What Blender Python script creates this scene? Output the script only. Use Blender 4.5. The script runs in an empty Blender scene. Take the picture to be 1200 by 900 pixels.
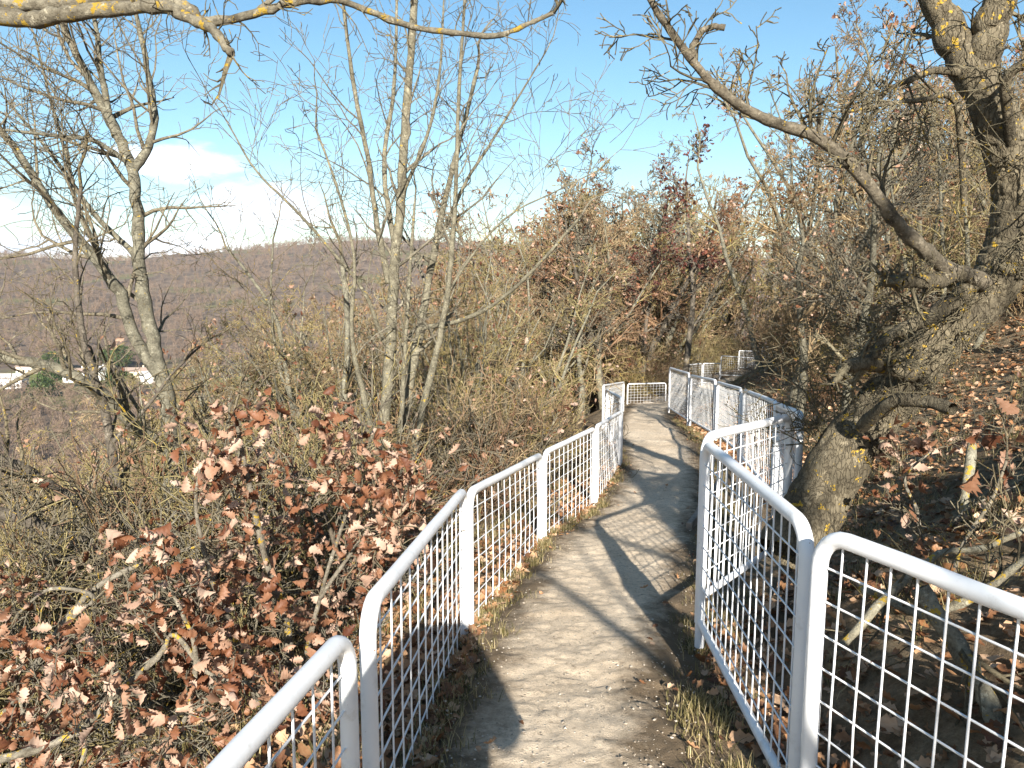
import bpy, math, random
import numpy as np
from mathutils import Vector, Matrix, Quaternion

random.seed(7)
HAZE = .00007
rng = np.random.default_rng(11)
SC = bpy.context.scene
COL = SC.collection
PITCH = math.radians(7.6)
F = 900.0

# ------------------------------------------------------------------ basics
def P(px, py, d):
    """point seen at pixel (px,py) of the 1200x900 frame, d metres ahead"""
    vx = (px - 600) / F; vy = -(py - 450) / F
    fw = math.cos(PITCH) + vy * math.sin(PITCH)
    up = vy * math.cos(PITCH) - math.sin(PITCH)
    s = d / fw
    return Vector((vx * s, d, up * s))

def tag(o, label=None, cat=None, group=None, kind=None):
    if label: o['label'] = label
    if cat: o['category'] = cat
    if group: o['group'] = group
    if kind: o['kind'] = kind
    return o

def empty(name, loc=(0, 0, 0), rz=0.0):
    o = bpy.data.objects.new(name, None); COL.objects.link(o)
    o.location = loc; o.rotation_euler = (0, 0, rz); o.empty_display_size = .2
    return o

def mesh_np(name, verts, faces, smooth=True, attrs=None):
    """verts (n,3); faces (m,k) int array or list of such arrays"""
    me = bpy.data.meshes.new(name)
    if not isinstance(faces, list): faces = [faces]
    faces = [f for f in faces if len(f)]
    nl = sum(f.size for f in faces); nf = sum(len(f) for f in faces)
    me.vertices.add(len(verts)); me.vertices.foreach_set('co', np.asarray(verts, dtype=np.float32).ravel())
    me.loops.add(nl); me.loops.foreach_set('vertex_index', np.concatenate([f.ravel() for f in faces]).astype(np.int32))
    me.polygons.add(nf)
    tot = np.concatenate([np.full(len(f), f.shape[1], dtype=np.int32) for f in faces])
    st = np.zeros(nf, dtype=np.int32); st[1:] = np.cumsum(tot)[:-1]
    me.polygons.foreach_set('loop_start', st); me.polygons.foreach_set('loop_total', tot)
    me.polygons.foreach_set('use_smooth', np.full(nf, smooth, dtype=bool))
    if attrs:
        for k, v in attrs.items():
            a = me.attributes.new(k, 'FLOAT', 'POINT'); a.data.foreach_set('value', np.asarray(v, dtype=np.float32))
    me.update(calc_edges=True)
    return me

def obj(name, me, mat=None, parent=None, loc=None):
    o = bpy.data.objects.new(name, me); COL.objects.link(o)
    if mat is not None and not me.materials: me.materials.append(mat)
    if parent is not None: o.parent = parent
    if loc is not None: o.location = loc
    return o

# ------------------------------------------------------------------ noise
def vnoise(x, y, seed=0):
    x = np.asarray(x, dtype=np.float64); y = np.asarray(y, dtype=np.float64)
    xi = np.floor(x); yi = np.floor(y); fx = x - xi; fy = y - yi
    fx = fx * fx * (3 - 2 * fx); fy = fy * fy * (3 - 2 * fy)
    def h(a, b):
        v = np.sin(a * 127.1 + b * 311.7 + seed * 74.7) * 43758.5453
        return v - np.floor(v)
    return (h(xi, yi) * (1 - fx) + h(xi + 1, yi) * fx) * (1 - fy) + (h(xi, yi + 1) * (1 - fx) + h(xi + 1, yi + 1) * fx) * fy - .5

def fbm(x, y, o=3, seed=0):
    s = 0; a = 1.0
    for i in range(o):
        s = s + a * vnoise(x * 2 ** i, y * 2 ** i, seed + i); a *= .5
    return s

# ------------------------------------------------------------------ terrain
PROF = [(-40, -1.2), (-6, -1.45), (0, -1.52)] + [(d, P(700, y, d).z) for y, d in
        ((900, 2.45), (742, 3.9), (635, 6.2), (594, 8), (548, 11), (524, 13.2), (504, 16), (491, 18.7), (476, 25), (473, 27.5))] + [(31, -4.45), (36, -4.3), (45, -3.9), (80, -2.5), (4000, -2)]
XLT = [(-40, -3), (-6, -.9), (0, -.58), (1.9, -.42), (3.9, -.28), (6.2, .19), (8, .82), (11, 1.5), (15, 1.8), (20, 2.7), (22, 3.05), (27, 3.9), (30, 5.3), (33, 7.3), (36, 9.7), (40, 13.5), (60, 32), (4000, 3600)]
XRT = [(-40, 1), (-6, 2.9), (0, 1.8), (2.15, .98), (3.6, 1.02), (4.3, 1.55), (4.9, 1.98), (7.5, 2.8), (10.3, 3.3), (13, 3.65), (15.8, 3.9), (18.5, 4.1), (22, 4.95), (27, 6.3), (30, 8.2), (33, 11), (36, 14), (40, 18), (60, 36), (4000, 3700)]
def itp(t, y): return np.interp(y, [a for a, b in t], [b for a, b in t])

def height(x, y, fine=True):
    x = np.asarray(x, dtype=np.float64); y = np.asarray(y, dtype=np.float64)
    zp = itp(PROF, y); xl = itp(XLT, y); xr = itp(XRT, y)
    u = np.maximum(xl - x, 0); v = np.maximum(x - xr, 0)
    near = np.clip(u / 1.5, 0, 1)
    z = zp - (46 * (1 - np.exp(-.52 * np.maximum(u - .5, 0) / 46)) + .12 * np.minimum(u, .5))
    vv = np.maximum(v - .15, 0)
    z = z + 30 * (1 - np.exp(-.55 * vv / 30)) - .10 * np.clip(v / .2, 0, 1) * np.exp(-vv * 2.5)
    R = np.hypot(x, y)
    t = np.clip((R - 420) / 1250, 0, 1); t = t * t * (3 - 2 * t)
    hill = t * (104 + 70 * fbm(x / 520 + 3.3, y / 520, 3, 5) + 9 * fbm(x / 70, y / 70, 2, 9) + 14 * np.exp(-((x / np.maximum(y, 1) + .30) / .22) ** 2))
    t2 = np.clip((R - 1750) / 600, 0, 1)
    hill = hill - t2 * 60
    z = z + np.where(u > 0, hill * np.clip(u / 200, 0, 1), 0)
    off = np.clip((u + v) / 1.2, 0, 1)
    z = z + off * (.16 * fbm(x / 1.7, y / 1.7, 3, 2) + .5 * fbm(x / 9, y / 9, 2, 3) * np.clip((u + v) / 8, 0, 1))
    if fine: z = z + .018 * fbm(x / .35, y / .35, 3, 4) * (1 + 2 * off)
    return z
def gz(x, y): return float(height(x, y))

# ------------------------------------------------------------------ materials
def newmat(name):
    m = bpy.data.materials.new(name); m.use_nodes = True
    nt = m.node_tree; b = nt.nodes['Principled BSDF']
    return m, nt, b
def N(nt, t, **kw):
    n = nt.nodes.new(t)
    for k, v in kw.items():
        if k.startswith('_'): setattr(n, k[1:], v)
        else: n.inputs[k.replace('__', ' ')].default_value = v
    return n
def ramp(nt, fac, stops, interp='LINEAR'):
    r = nt.nodes.new('ShaderNodeValToRGB'); r.color_ramp.interpolation = interp
    el = r.color_ramp.elements
    while len(el) < len(stops): el.new(.5)
    for e, (p, c) in zip(el, stops):
        e.position = p; e.color = (*c, 1) if len(c) == 3 else c
    nt.links.new(fac, r.inputs[0]); return r
def noise(nt, vec, scale, detail=4, rough=.6):
    n = N(nt, 'ShaderNodeTexNoise', Scale=scale, Detail=detail, Roughness=rough)
    nt.links.new(vec, n.inputs['Vector']); return n
def mix(nt, fac, a, b, mode='MIX'):
    m = nt.nodes.new('ShaderNodeMix'); m.data_type = 'RGBA'; m.blend_type = mode
    for s, v in ((0, fac), (6, a), (7, b)):
        if hasattr(v, 'default_value') or hasattr(v, 'is_linked'): nt.links.new(v, m.inputs[s])
        else: m.inputs[s].default_value = v if not isinstance(v, tuple) else (*v, 1)
    return m.outputs[2]
def bump(nt, hgt, b, strength=.5, dist=.02):
    n = N(nt, 'ShaderNodeBump', Strength=strength, Distance=dist)
    nt.links.new(hgt, n.inputs['Height']); nt.links.new(n.outputs[0], b.inputs['Normal'])

def wm_(nt, op, a, b=None):
    n = N(nt, 'ShaderNodeMath', _operation=op)
    for i, v in enumerate((a, b)):
        if v is None: continue
        if isinstance(v, (int, float)): n.inputs[i].default_value = v
        else: nt.links.new(v, n.inputs[i])
    return n.outputs[0]
def bark_mat(name, c0, c1, lichen=.5, scale=6.0, ycol=(.46, .31, .045), rough_bark=False, lo=.60):
    m, nt, b = newmat(name)
    tc = N(nt, 'ShaderNodeTexCoord'); v = tc.outputs['Object']
    n1 = noise(nt, v, scale, 6, .65)
    col = ramp(nt, n1.outputs[0], [(.30, c0), (.68, c1)]).outputs[0]
    if rough_bark:
        mp = N(nt, 'ShaderNodeMapping'); mp.inputs['Scale'].default_value = (1, 1, .28); mp.inputs['Rotation'].default_value = (0, .65, 0)
        nt.links.new(v, mp.inputs[0])
        n0 = noise(nt, mp.outputs[0], 9, 4); 
        vm = N(nt, 'ShaderNodeVectorMath', _operation='MULTIPLY_ADD'); nt.links.new(n0.outputs['Color'], vm.inputs[0]); vm.inputs[1].default_value = (.12, .12, .12); nt.links.new(mp.outputs[0], vm.inputs[2])
        vo = N(nt, 'ShaderNodeTexVoronoi', _feature='DISTANCE_TO_EDGE', Scale=46.0); nt.links.new(vm.outputs[0], vo.inputs['Vector'])
        rr = ramp(nt, vo.outputs['Distance'], [(.0, (.5, .48, .46)), (.10, (1, 1, 1))])
        col = mix(nt, .85, col, rr.outputs[0], 'MULTIPLY')
        n9 = noise(nt, v, 45, 5, .75); hh = wm_(nt, 'ADD', rr.outputs[0], n9.outputs[0]); bump(nt, hh, b, .8, .018)
    else:
        n3 = noise(nt, v, 48, 6, .75); bump(nt, n3.outputs[0], b, 1.0, .018); col = mix(nt, .8, col, ramp(nt, n3.outputs[0], [(.36, (.45, .43, .42)), (.56, (1.08, 1.08, 1.08))]).outputs[0], 'MULTIPLY')
    n2 = noise(nt, v, scale * (3.2 if rough_bark else 1.8) + 1.3, 4, .7)
    vv = N(nt, 'ShaderNodeVectorMath', _operation='ADD'); vv.inputs[1].default_value = (13.1, 7.7, 3.3); nt.links.new(v, vv.inputs[0])
    nt.links.new(vv.outputs[0], n2.inputs['Vector'])
    a = .70 - .12 * lichen if lo == .60 else lo
    f = ramp(nt, n2.outputs[0], [(a, (0, 0, 0)), (a + .03, (1, 1, 1))])
    col = mix(nt, f.outputs[0], col, ycol)
    n4 = noise(nt, v, scale * 2.3, 4, .7)
    f2 = ramp(nt, n4.outputs[0], [(.60, (0, 0, 0)), (.66, (.7, .7, .7))])
    col = mix(nt, f2.outputs[0], col, tuple(min(1, c * 1.45 + .03) for c in c1))
    oi = N(nt, 'ShaderNodeObjectInfo')
    rv = ramp(nt, oi.outputs['Random'], [(0, (.78, .76, .74)), (.5, (1, 1, 1)), (1, (1.0, .93, .82))])
    col = mix(nt, 1.0, col, rv.outputs[0], 'MULTIPLY')
    nt.links.new(col, b.inputs['Base Color']); b.inputs['Roughness'].default_value = .9
    b.inputs['Specular IOR Level'].default_value = .2
    return m

def leaf_mat(name, stops, transl=.35):
    m, nt, b = newmat(name)
    at = N(nt, 'ShaderNodeAttribute', _attribute_name='tint')
    tc = N(nt, 'ShaderNodeTexCoord')
    nn = noise(nt, tc.outputs['Object'], 70, 3)
    ad = N(nt, 'ShaderNodeMath', _operation='MULTIPLY_ADD'); nt.links.new(nn.outputs[0], ad.inputs[0]); ad.inputs[1].default_value = .35
    nt.links.new(at.outputs['Fac'], ad.inputs[2])
    sb = N(nt, 'ShaderNodeMath', _operation='SUBTRACT'); nt.links.new(ad.outputs[0], sb.inputs[0]); sb.inputs[1].default_value = .17
    col = ramp(nt, sb.outputs[0], stops).outputs[0]
    nt.links.new(col, b.inputs['Base Color']); b.inputs['Roughness'].default_value = .55
    b.inputs['Specular IOR Level'].default_value = .35
    tr = N(nt, 'ShaderNodeBsdfTranslucent'); nt.links.new(col, tr.inputs[0])
    mx = N(nt, 'ShaderNodeMixShader', Fac=transl)
    nt.links.new(b.outputs[0], mx.inputs[1]); nt.links.new(tr.outputs[0], mx.inputs[2])
    nt.links.new(mx.outputs[0], nt.nodes['Material Output'].inputs[0])
    return m

M_PALE = bark_mat('bark_pale', (.085, .078, .058), (.255, .24, .18), .45, 9.0)
M_DARK = bark_mat('bark_dark', (.06, .05, .04), (.19, .165, .13), .45, 5.0)
M_OAK = bark_mat('bark_oak', (.055, .048, .036), (.20, .175, .125), .75, 5.0, rough_bark=True)
M_LIMB = bark_mat('bark_limb', (.065, .055, .04), (.24, .205, .15), .5, 14.0)
M_TWIG = bark_mat('twig_pale', (.10, .085, .065), (.25, .225, .165), .35, 6.0)
M_TWIGY = bark_mat('twig_lichen', (.09, .075, .05), (.26, .225, .145), .75, 9.0)
M_BRUSH = bark_mat('twig_brush', (.16, .115, .065), (.40, .30, .175), .25, 1.3)
M_BRUSH2 = bark_mat('twig_olive', (.17, .14, .06), (.38, .32, .16), .6, 2.5)
M_BRUSHR = bark_mat('twig_reddish', (.15, .09, .055), (.34, .225, .14), .2, 1.3)
M_LEAF = leaf_mat('leaf_oak', [(0, (.10, .035, .018)), (.25, (.21, .085, .04)), (.5, (.32, .17, .10)), (.75, (.43, .275, .195)), (1, (.53, .38, .29))])
M_LEAFR = leaf_mat('leaf_dark_red', [(0, (.05, .018, .015)), (1, (.20, .07, .05))])
M_LITTER = leaf_mat('leaf_litter', [(0, (.08, .035, .018)), (.35, (.24, .11, .045)), (.7, (.40, .23, .12)), (1, (.52, .36, .24))], .1)
M_GRASS = leaf_mat('grass', [(0, (.06, .06, .02)), (.4, (.15, .13, .045)), (.7, (.33, .26, .12)), (1, (.45, .36, .2))], .3)

def path_mat():
    m, nt, b = newmat('path_gravel')
    v = N(nt, 'ShaderNodeTexCoord').outputs['Object']
    a = noise(nt, v, 1.1, 5, .6); c = noise(nt, v, 30, 8, .85); e = noise(nt, v, 170, 3, .7)
    col = ramp(nt, a.outputs[0], [(.30, (.50, .395, .28)), (.60, (.68, .56, .42))]).outputs[0]
    c2 = ramp(nt, c.outputs[0], [(.36, (.50, .46, .42)), (.48, (1, 1, 1)), (.66, (1.3, 1.27, 1.22))]).outputs[0]
    col = mix(nt, .9, col, c2, 'MULTIPLY')
    vo = N(nt, 'ShaderNodeTexVoronoi', Scale=55.0); nt.links.new(v, vo.inputs['Vector'])
    st = ramp(nt, vo.outputs['Distance'], [(.16, (1, 1, 1)), (.30, (0, 0, 0))])
    sc = N(nt, 'ShaderNodeSeparateColor'); nt.links.new(vo.outputs['Color'], sc.inputs[0])
    pick = ramp(nt, sc.outputs[0], [(.72, (0, 0, 0)), (.76, (1, 1, 1))])
    msk = N(nt, 'ShaderNodeMath', _operation='MULTIPLY'); nt.links.new(st.outputs[0], msk.inputs[0]); nt.links.new(pick.outputs[0], msk.inputs[1])
    shade = ramp(nt, sc.outputs[1], [(0, (.22, .18, .14)), (1, (.62, .57, .5))])
    col = mix(nt, msk.outputs[0], col, shade.outputs[0])
    at = N(nt, 'ShaderNodeAttribute', _attribute_name='edge'); en = noise(nt, v, 4.5, 5, .7)
    es = wm_(nt, 'ADD', at.outputs['Fac'], wm_(nt, 'MULTIPLY', wm_(nt, 'SUBTRACT', en.outputs[0], .5), .55))
    er = ramp(nt, es, [(.10, (1, 1, 1)), (.30, (0, 0, 0))])
    col = mix(nt, er.outputs[0], col, (.17, .125, .08))
    nt.links.new(col, b.inputs['Base Color']); b.inputs['Roughness'].default_value = .95
    b.inputs['Specular IOR Level'].default_value = .15
    h = N(nt, 'ShaderNodeMath', _operation='ADD'); nt.links.new(c.outputs[0], h.inputs[0]); nt.links.new(e.outputs[0], h.inputs[1])
    h2 = N(nt, 'ShaderNodeMath', _operation='MULTIPLY_ADD'); nt.links.new(msk.outputs[0], h2.inputs[0]); h2.inputs[1].default_value = .6; nt.links.new(h.outputs[0], h2.inputs[2])
    bump(nt, h2.outputs[0], b, .8, .012)
    return m

def ground_mat():
    m, nt, b = newmat('ground_soil')
    v = N(nt, 'ShaderNodeTexCoord').outputs['Object']
    a = noise(nt, v, .55, 6, .65); c = noise(nt, v, 14, 6, .8)
    col = ramp(nt, a.outputs[0], [(.28, (.10, .07, .042)), (.46, (.24, .175, .11)), (.62, (.36, .28, .18)), (.78, (.17, .15, .07))]).outputs[0]
    c2 = ramp(nt, c.outputs[0], [(.35, (.4, .37, .34)), (.6, (1, 1, 1)), (.75, (1.5, 1.4, 1.25))]).outputs[0]
    col = mix(nt, .9, col, c2, 'MULTIPLY')
    # far wooded slopes: geometry lies too far to be anything but colour of the bare wood
    far = N(nt, 'ShaderNodeAttribute', _attribute_name='far')
    f1 = noise(nt, v, .06, 6, .75); f2 = noise(nt, v, .009, 4, .6)
    fc = ramp(nt, f1.outputs[0], [(.35, (.07, .052, .042)), (.65, (.18, .135, .10))]).outputs[0]
    g = ramp(nt, f2.outputs[0], [(.54, (0, 0, 0)), (.62, (.7, .7, .7))])
    fc = mix(nt, g.outputs[0], fc, (.13, .13, .05))
    fl = N(nt, 'ShaderNodeAttribute', _attribute_name='field')
    fc = mix(nt, fl.outputs['Fac'], fc, (.16, .19, .05))
    col = mix(nt, far.outputs['Fac'], col, fc)
    nt.links.new(col, b.inputs['Base Color']); b.inputs['Roughness'].default_value = 1
    b.inputs['Specular IOR Level'].default_value = .1
    bump(nt, c.outputs[0], b, .8, .04)
    return m

def paint_mat():
    m, nt, b = newmat('white_paint')
    v = N(nt, 'ShaderNodeTexCoord').outputs['Object']
    a = noise(nt, v, 4, 5, .6); s = noise(nt, v, 55, 3, .6); g = noise(nt, v, 11, 5, .7)
    col = ramp(nt, a.outputs[0], [(.3, (.70, .71, .73)), (.6, (.80, .80, .80))]).outputs[0]
    f = ramp(nt, s.outputs[0], [(.715, (0, 0, 0)), (.75, (1, 1, 1))])
    col = mix(nt, f.outputs[0], col, (.22, .10, .05))
    f2 = ramp(nt, g.outputs[0], [(.56, (0, 0, 0)), (.78, (.6, .6, .6))])
    col = mix(nt, f2.outputs[0], col, (.42, .40, .34))
    nt.links.new(col, b.inputs['Base Color']); b.inputs['Roughness'].default_value = .42
    b.inputs['Specular IOR Level'].default_value = .4
    bump(nt, s.outputs[0], b, .12, .004)
    return m
M_PATH = path_mat(); M_GROUND = ground_mat(); M_WHITE = paint_mat()

def plain(name, c, rough=.8, var=.25, scale=5):
    m, nt, b = newmat(name)
    v = N(nt, 'ShaderNodeTexCoord').outputs['Object']; n = noise(nt, v, scale, 5)
    col = ramp(nt, n.outputs[0], [(.3, tuple(x * (1 - var) for x in c)), (.7, tuple(min(1, x * (1 + var)) for x in c))]).outputs[0]
    nt.links.new(col, b.inputs['Base Color']); b.inputs['Roughness'].default_value = rough
    return m

# ------------------------------------------------------------------ tubes
class Tubes:
    def __init__(s): s.items = []; s.tips = []; s.extra = []
    def add(s, pts, rad, sides): s.items.append((pts, rad, sides))
    def build(s, name):
        groups = {}
        for p, r, k in s.items: groups.setdefault((len(p), k), []).append((p, r))
        V = []; FQ = []; base = 0
        for (n, k), L in groups.items():
            A = np.array([[tuple(q) for q in p] for p, r in L], dtype=np.float64); Rd = np.array([r for p, r in L])
            B = len(L)
            T = np.gradient(A, axis=1); T /= np.linalg.norm(T, axis=2, keepdims=True) + 1e-9
            ax = np.argmin(np.abs(T[:, 0]), axis=1); u = np.eye(3)[ax]; U = np.zeros_like(A)
            for i in range(n):      # carry the frame along the tube so it neither twists nor pinches
                u = u - T[:, i] * (u * T[:, i]).sum(1, keepdims=True); u = u / (np.linalg.norm(u, axis=1, keepdims=True) + 1e-9); U[:, i] = u
            W = np.cross(T, U)
            a = np.arange(k) * 2 * math.pi / k
            ring = A[:, :, None, :] + Rd[:, :, None, None] * (np.cos(a)[None, None, :, None] * U[:, :, None, :] + np.sin(a)[None, None, :, None] * W[:, :, None, :])
            V.append(ring.reshape(-1, 3))
            idx = base + np.arange(B * n * k).reshape(B, n, k)
            i0 = idx[:, :-1, :]; i1 = idx[:, 1:, :]
            q = np.stack([i0, np.roll(i0, -1, axis=2), np.roll(i1, -1, axis=2), i1], axis=-1)
            FQ.append(q.reshape(-1, 4)); base += B * n * k
        for E_ in s.extra:
            m, k = E_.shape[:2]; idx = base + np.arange(m * k).reshape(m, k); V.append(E_.reshape(-1, 3))
            FQ.append(np.stack([idx[:-1], np.roll(idx[:-1], -1, 1), np.roll(idx[1:], -1, 1), idx[1:]], -1).reshape(-1, 4)); base += m * k
        return mesh_np(name, np.concatenate(V), np.concatenate(FQ))

R = random.random
def rv(): return Vector((random.gauss(0, 1), random.gauss(0, 1), random.gauss(0, 1)))

def grow(T, p, d, L, r, lvl, maxl, c):
    n = max(3, c['seg'] - lvl)
    st = L / n; pts = [p.copy()]; rad = [r]; ds = [d.copy()]
    w = c['wander']; up = c['up'] * (1 if lvl < 2 else .6)
    p = p.copy(); d = d.copy()
    rmin = c['rmin']
    for i in range(n):
        d = d + rv() * w; d.z += up; d.normalize(); p = p + d * st
        pts.append(p.copy()); ds.append(d.copy()); rad.append(max(rmin, r * (1 - .82 * (i + 1) / n)))
    T.add(pts, rad, 7 if r > .05 else 5 if r > .018 else 3)
    if lvl >= maxl:
        T.tips.append((pts[-1], ds[-1])); 
        if R() < .5: T.tips.append((pts[-2], ds[-2]))
        return
    k = c['kids'][min(lvl, len(c['kids']) - 1)]
    k = int(k) + (1 if R() < k % 1 else 0)
    for j in range(k):
        t = c['t0'] + (1 - c['t0']) * (j + R()) / k
        f = t * n; i = min(n - 1, int(f)); f -= i
        q = pts[i].lerp(pts[i + 1], f); dd = ds[i + 1]
        a = math.radians(random.gauss(c['ang'], 11))
        ax = dd.cross(rv()); ax.normalize()
        nd = Quaternion(ax, a) @ dd
        rr = rad[i] * (.45 + .25 * R())
        LL = L * c['ratio'] * (1.15 - .6 * t) * (.7 + .6 * R())
        grow(T, q, nd, LL, max(rmin, rr), lvl + 1, maxl, c)

def smooth_path(pts, sub=5):
    P_ = [pts[0] * 2 - pts[1]] + list(pts) + [pts[-1] * 2 - pts[-2]]
    out = []
    for i in range(1, len(P_) - 2):
        a, b, c, d = P_[i - 1:i + 3]
        for k in range(sub):
            t = k / sub
            out.append(.5 * ((2 * b) + (c - a) * t + (2 * a - 5 * b + 4 * c - d) * t * t + (3 * b - a - 3 * c + d) * t ** 3))
    out.append(P_[-2].copy()); return out

def limb(T, pix, r0, r1, sides=9, knob=.06, wob=.0):
    """a hand-laid limb through (px,py,d) points, thickness tapering r0 to r1"""
    pts = smooth_path([P(*q) for q in pix], 5)
    n = len(pts); out = []; rad = []
    for i, p in enumerate(pts):
        t = i / (n - 1); r = r0 + (r1 - r0) * t ** .85
        out.append(p + rv() * (r * .12 + wob)); rad.append(r * (1 + random.uniform(-knob, knob) * 1.5))
    T.add(out, rad, sides)
    return out, rad

def bark_limb(T, lr, sides=44, per=9, amp=.10, seed=0):
    pts, rad = lr; p = np.array([tuple(q) for q in pts]); n = len(p)
    m = (n - 1) * per + 1; t0_ = np.arange(n); t1_ = np.linspace(0, n - 1, m)
    q = np.stack([np.interp(t1_, t0_, p[:, i]) for i in range(3)], 1); r = np.interp(t1_, t0_, rad)
    for _ in range(6):
        q[1:-1] = (q[:-2] + 2 * q[1:-1] + q[2:]) / 4; r[1:-1] = (r[:-2] + 2 * r[1:-1] + r[2:]) / 4
    L = np.concatenate([[0], np.cumsum(np.linalg.norm(np.diff(q, axis=0), axis=1))])
    Tg = np.gradient(q, axis=0); Tg /= np.linalg.norm(Tg, axis=1, keepdims=True); u = np.array([1., 0, 0]); U = []
    for i in range(m): u = u - Tg[i] * (u @ Tg[i]); u /= np.linalg.norm(u); U.append(u)
    U = np.array(U); W = np.cross(Tg, U); a = np.arange(sides) * 2 * math.pi / sides
    LL, AA = np.meshgrid(L, a, indexing='ij'); rr = r[:, None]
    cx, sx = np.cos(AA) * rr, np.sin(AA) * rr
    f = np.abs(vnoise(cx / .028 + sx / .05 + 50, LL / .085, seed)) + np.abs(vnoise(sx / .028 - cx / .06 + 90, LL / .07, seed + 1)) + .5 * np.abs(vnoise(cx / .012, LL / .03 + sx / .012, seed + 2))
    g_ = 1 + .16 * fbm(cx / .22 + 7, sx / .22 + LL / .35, 2, seed + 3)
    rd = rr * g_ + (np.clip(f, 0, .5) - .25) * amp * .34
    V = q[:, None] + rd[..., None] * (np.cos(AA)[..., None] * U[:, None] + np.sin(AA)[..., None] * W[:, None])
    T.extra.append(V)

def sprout(T, lr, n, L, c, lvl=1, maxl=3, t0=.15, bias=Vector((0, 0, .3)), rk=.45):
    pts, rad = lr; m = len(pts)
    for j in range(n):
        t = t0 + (1 - t0) * (j + R()) / n
        i = min(m - 2, int(t * (m - 1)))
        q = pts[i].lerp(pts[i + 1], R()); dd = (pts[i + 1] - pts[i]).normalized()
        ax = dd.cross(rv()); ax.normalize()
        nd = (Quaternion(ax, math.radians(random.gauss(c['ang'] + 5, 12))) @ dd + bias).normalized()
        grow(T, q, nd, L * (1.2 - .6 * t) * (.6 + .7 * R()), min(rad[i] * rk, .012 + .02 * L * .5), lvl, maxl, c)
    # the end of the limb runs out into a last twig
    grow(T, pts[-1], (pts[-1] - pts[-2]).normalized(), L * .8, rad[-1], lvl, maxl, c)

# ------------------------------------------------------------------ leaves
HALF = [(0, .015), (.10, .05), (.20, .15), (.27, .09), (.38, .25), (.46, .15), (.58, .33), (.66, .20), (.78, .29), (.85, .17), (.93, .15), (1, .01)]
HALF_LO = [(0, .02), (.22, .18), (.34, .12), (.55, .33), (.68, .2), (.85, .24), (1, .02)]
def leaf_mesh(name, pos, size, normal_up=0.0, half=HALF, aim=None, curl=.5, tint=None, flat=False):
    n = len(pos); pos = np.asarray(pos)
    H = len(half); t = np.array([h[0] for h in half]); w = np.array([h[1] for h in half])
    X = np.stack([t, t, t], 1).ravel(); Y = np.stack([w, w * 0, -w], 1).ravel()
    q = rng.normal(size=(n, 3))
    if aim is not None: q = q * .55 + np.asarray(aim)
    e1 = q / np.linalg.norm(q, axis=1, keepdims=True)
    if flat: e1[:, 2] *= .22; e1 /= np.linalg.norm(e1, axis=1, keepdims=True)
    nn = rng.normal(size=(n, 3)); nn[:, 2] += normal_up
    e2 = np.cross(nn, e1); e2 /= np.linalg.norm(e2, axis=1, keepdims=True) + 1e-9
    e3 = np.cross(e1, e2)
    s = np.asarray(size).reshape(-1, 1) * np.ones((n, 1))
    ca = rng.uniform(-.6, 1.0, (n, 1)) * curl; cb = rng.uniform(.1, 1.1, (n, 1)) * curl; tw = rng.normal(0, .5, (n, 1)) * curl
    lx = X[None, :]; ly = Y[None, :]
    lz = ca * (lx - .4) ** 2 * 1.2 + cb * np.abs(ly) * 1.3 + tw * ly * (lx - .3) * 2 + rng.normal(0, .018, (n, len(X)))
    V = pos[:, None, :] + s[:, :, None] * (lx[..., None] * e1[:, None, :] + ly[..., None] * e2[:, None, :] + lz[..., None] * e3[:, None, :])
    base = (np.arange(n) * 3 * H)[:, None]
    f = []
    for i in range(H - 1):
        f.append([3 * i, 3 * i + 1, 3 * i + 4, 3 * i + 3]); f.append([3 * i + 1, 3 * i + 2, 3 * i + 5, 3 * i + 4])
    Fq = (base[:, :, None] + np.array(f)[None]).reshape(-1, 4)
    ti = rng.random(n) if tint is None else tint
    return mesh_np(name, V.reshape(-1, 3), Fq, True, {'tint': np.repeat(ti, 3 * H)})

def leaves_at_tips(name, tips, per, size, frac=1.0, spread=.05, half=HALF):
    pos = []; aim = []
    for p, d in tips:
        if R() > frac: continue
        for k in range(random.randint(max(1, per - per // 2), per + per // 2)):
            q = p + rv() * spread - d * R() * spread * 2
            pos.append(tuple(q)); a = d + Vector((0, 0, -.35)); aim.append(tuple(a))
    if not pos: return None
    sz = rng.uniform(.45, 1.2, len(pos)) * size
    return leaf_mesh(name, pos, sz, .3, half, aim, curl=1.1)

# ------------------------------------------------------------------ world, sun, camera
W = bpy.data.worlds.new('World'); SC.world = W; W.use_nodes = True
nt = W.node_tree; bg = nt.nodes['Background']
SUN_EL = math.radians(24); az_x, az_y = .05, -1.0    # the sun stands behind the camera, a touch to the right
sky = nt.nodes.new('ShaderNodeTexSky'); sky.sky_type = 'NISHITA'; sky.sun_disc = False
sky.sun_elevation = SUN_EL; sky.sun_rotation = math.atan2(az_x, az_y); sky.altitude = 300; sky.air_density = 1.0; sky.dust_density = .6; sky.ozone_density = 1.6
bg.inputs['Strength'].default_value = .066
tc = N(nt, 'ShaderNodeTexCoord'); sp = N(nt, 'ShaderNodeSeparateXYZ'); nt.links.new(tc.outputs['Generated'], sp.inputs[0])
def wm(op, a, b=None, c=None):
    n = N(nt, 'ShaderNodeMath', _operation=op)
    for i, v in enumerate((a, b, c)):
        if v is None: continue
        if isinstance(v, (int, float)): n.inputs[i].default_value = v
        else: nt.links.new(v, n.inputs[i])
    return n.outputs[0]
ay = wm('MAXIMUM', sp.outputs[1], .05)
azm = wm('DIVIDE', sp.outputs[0], ay); elv = wm('DIVIDE', sp.outputs[2], ay)
cv = N(nt, 'ShaderNodeCombineXYZ'); nt.links.new(wm('MULTIPLY', azm, 5.0), cv.inputs[0]); nt.links.new(wm('MULTIPLY', elv, 13.0), cv.inputs[1])
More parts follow.
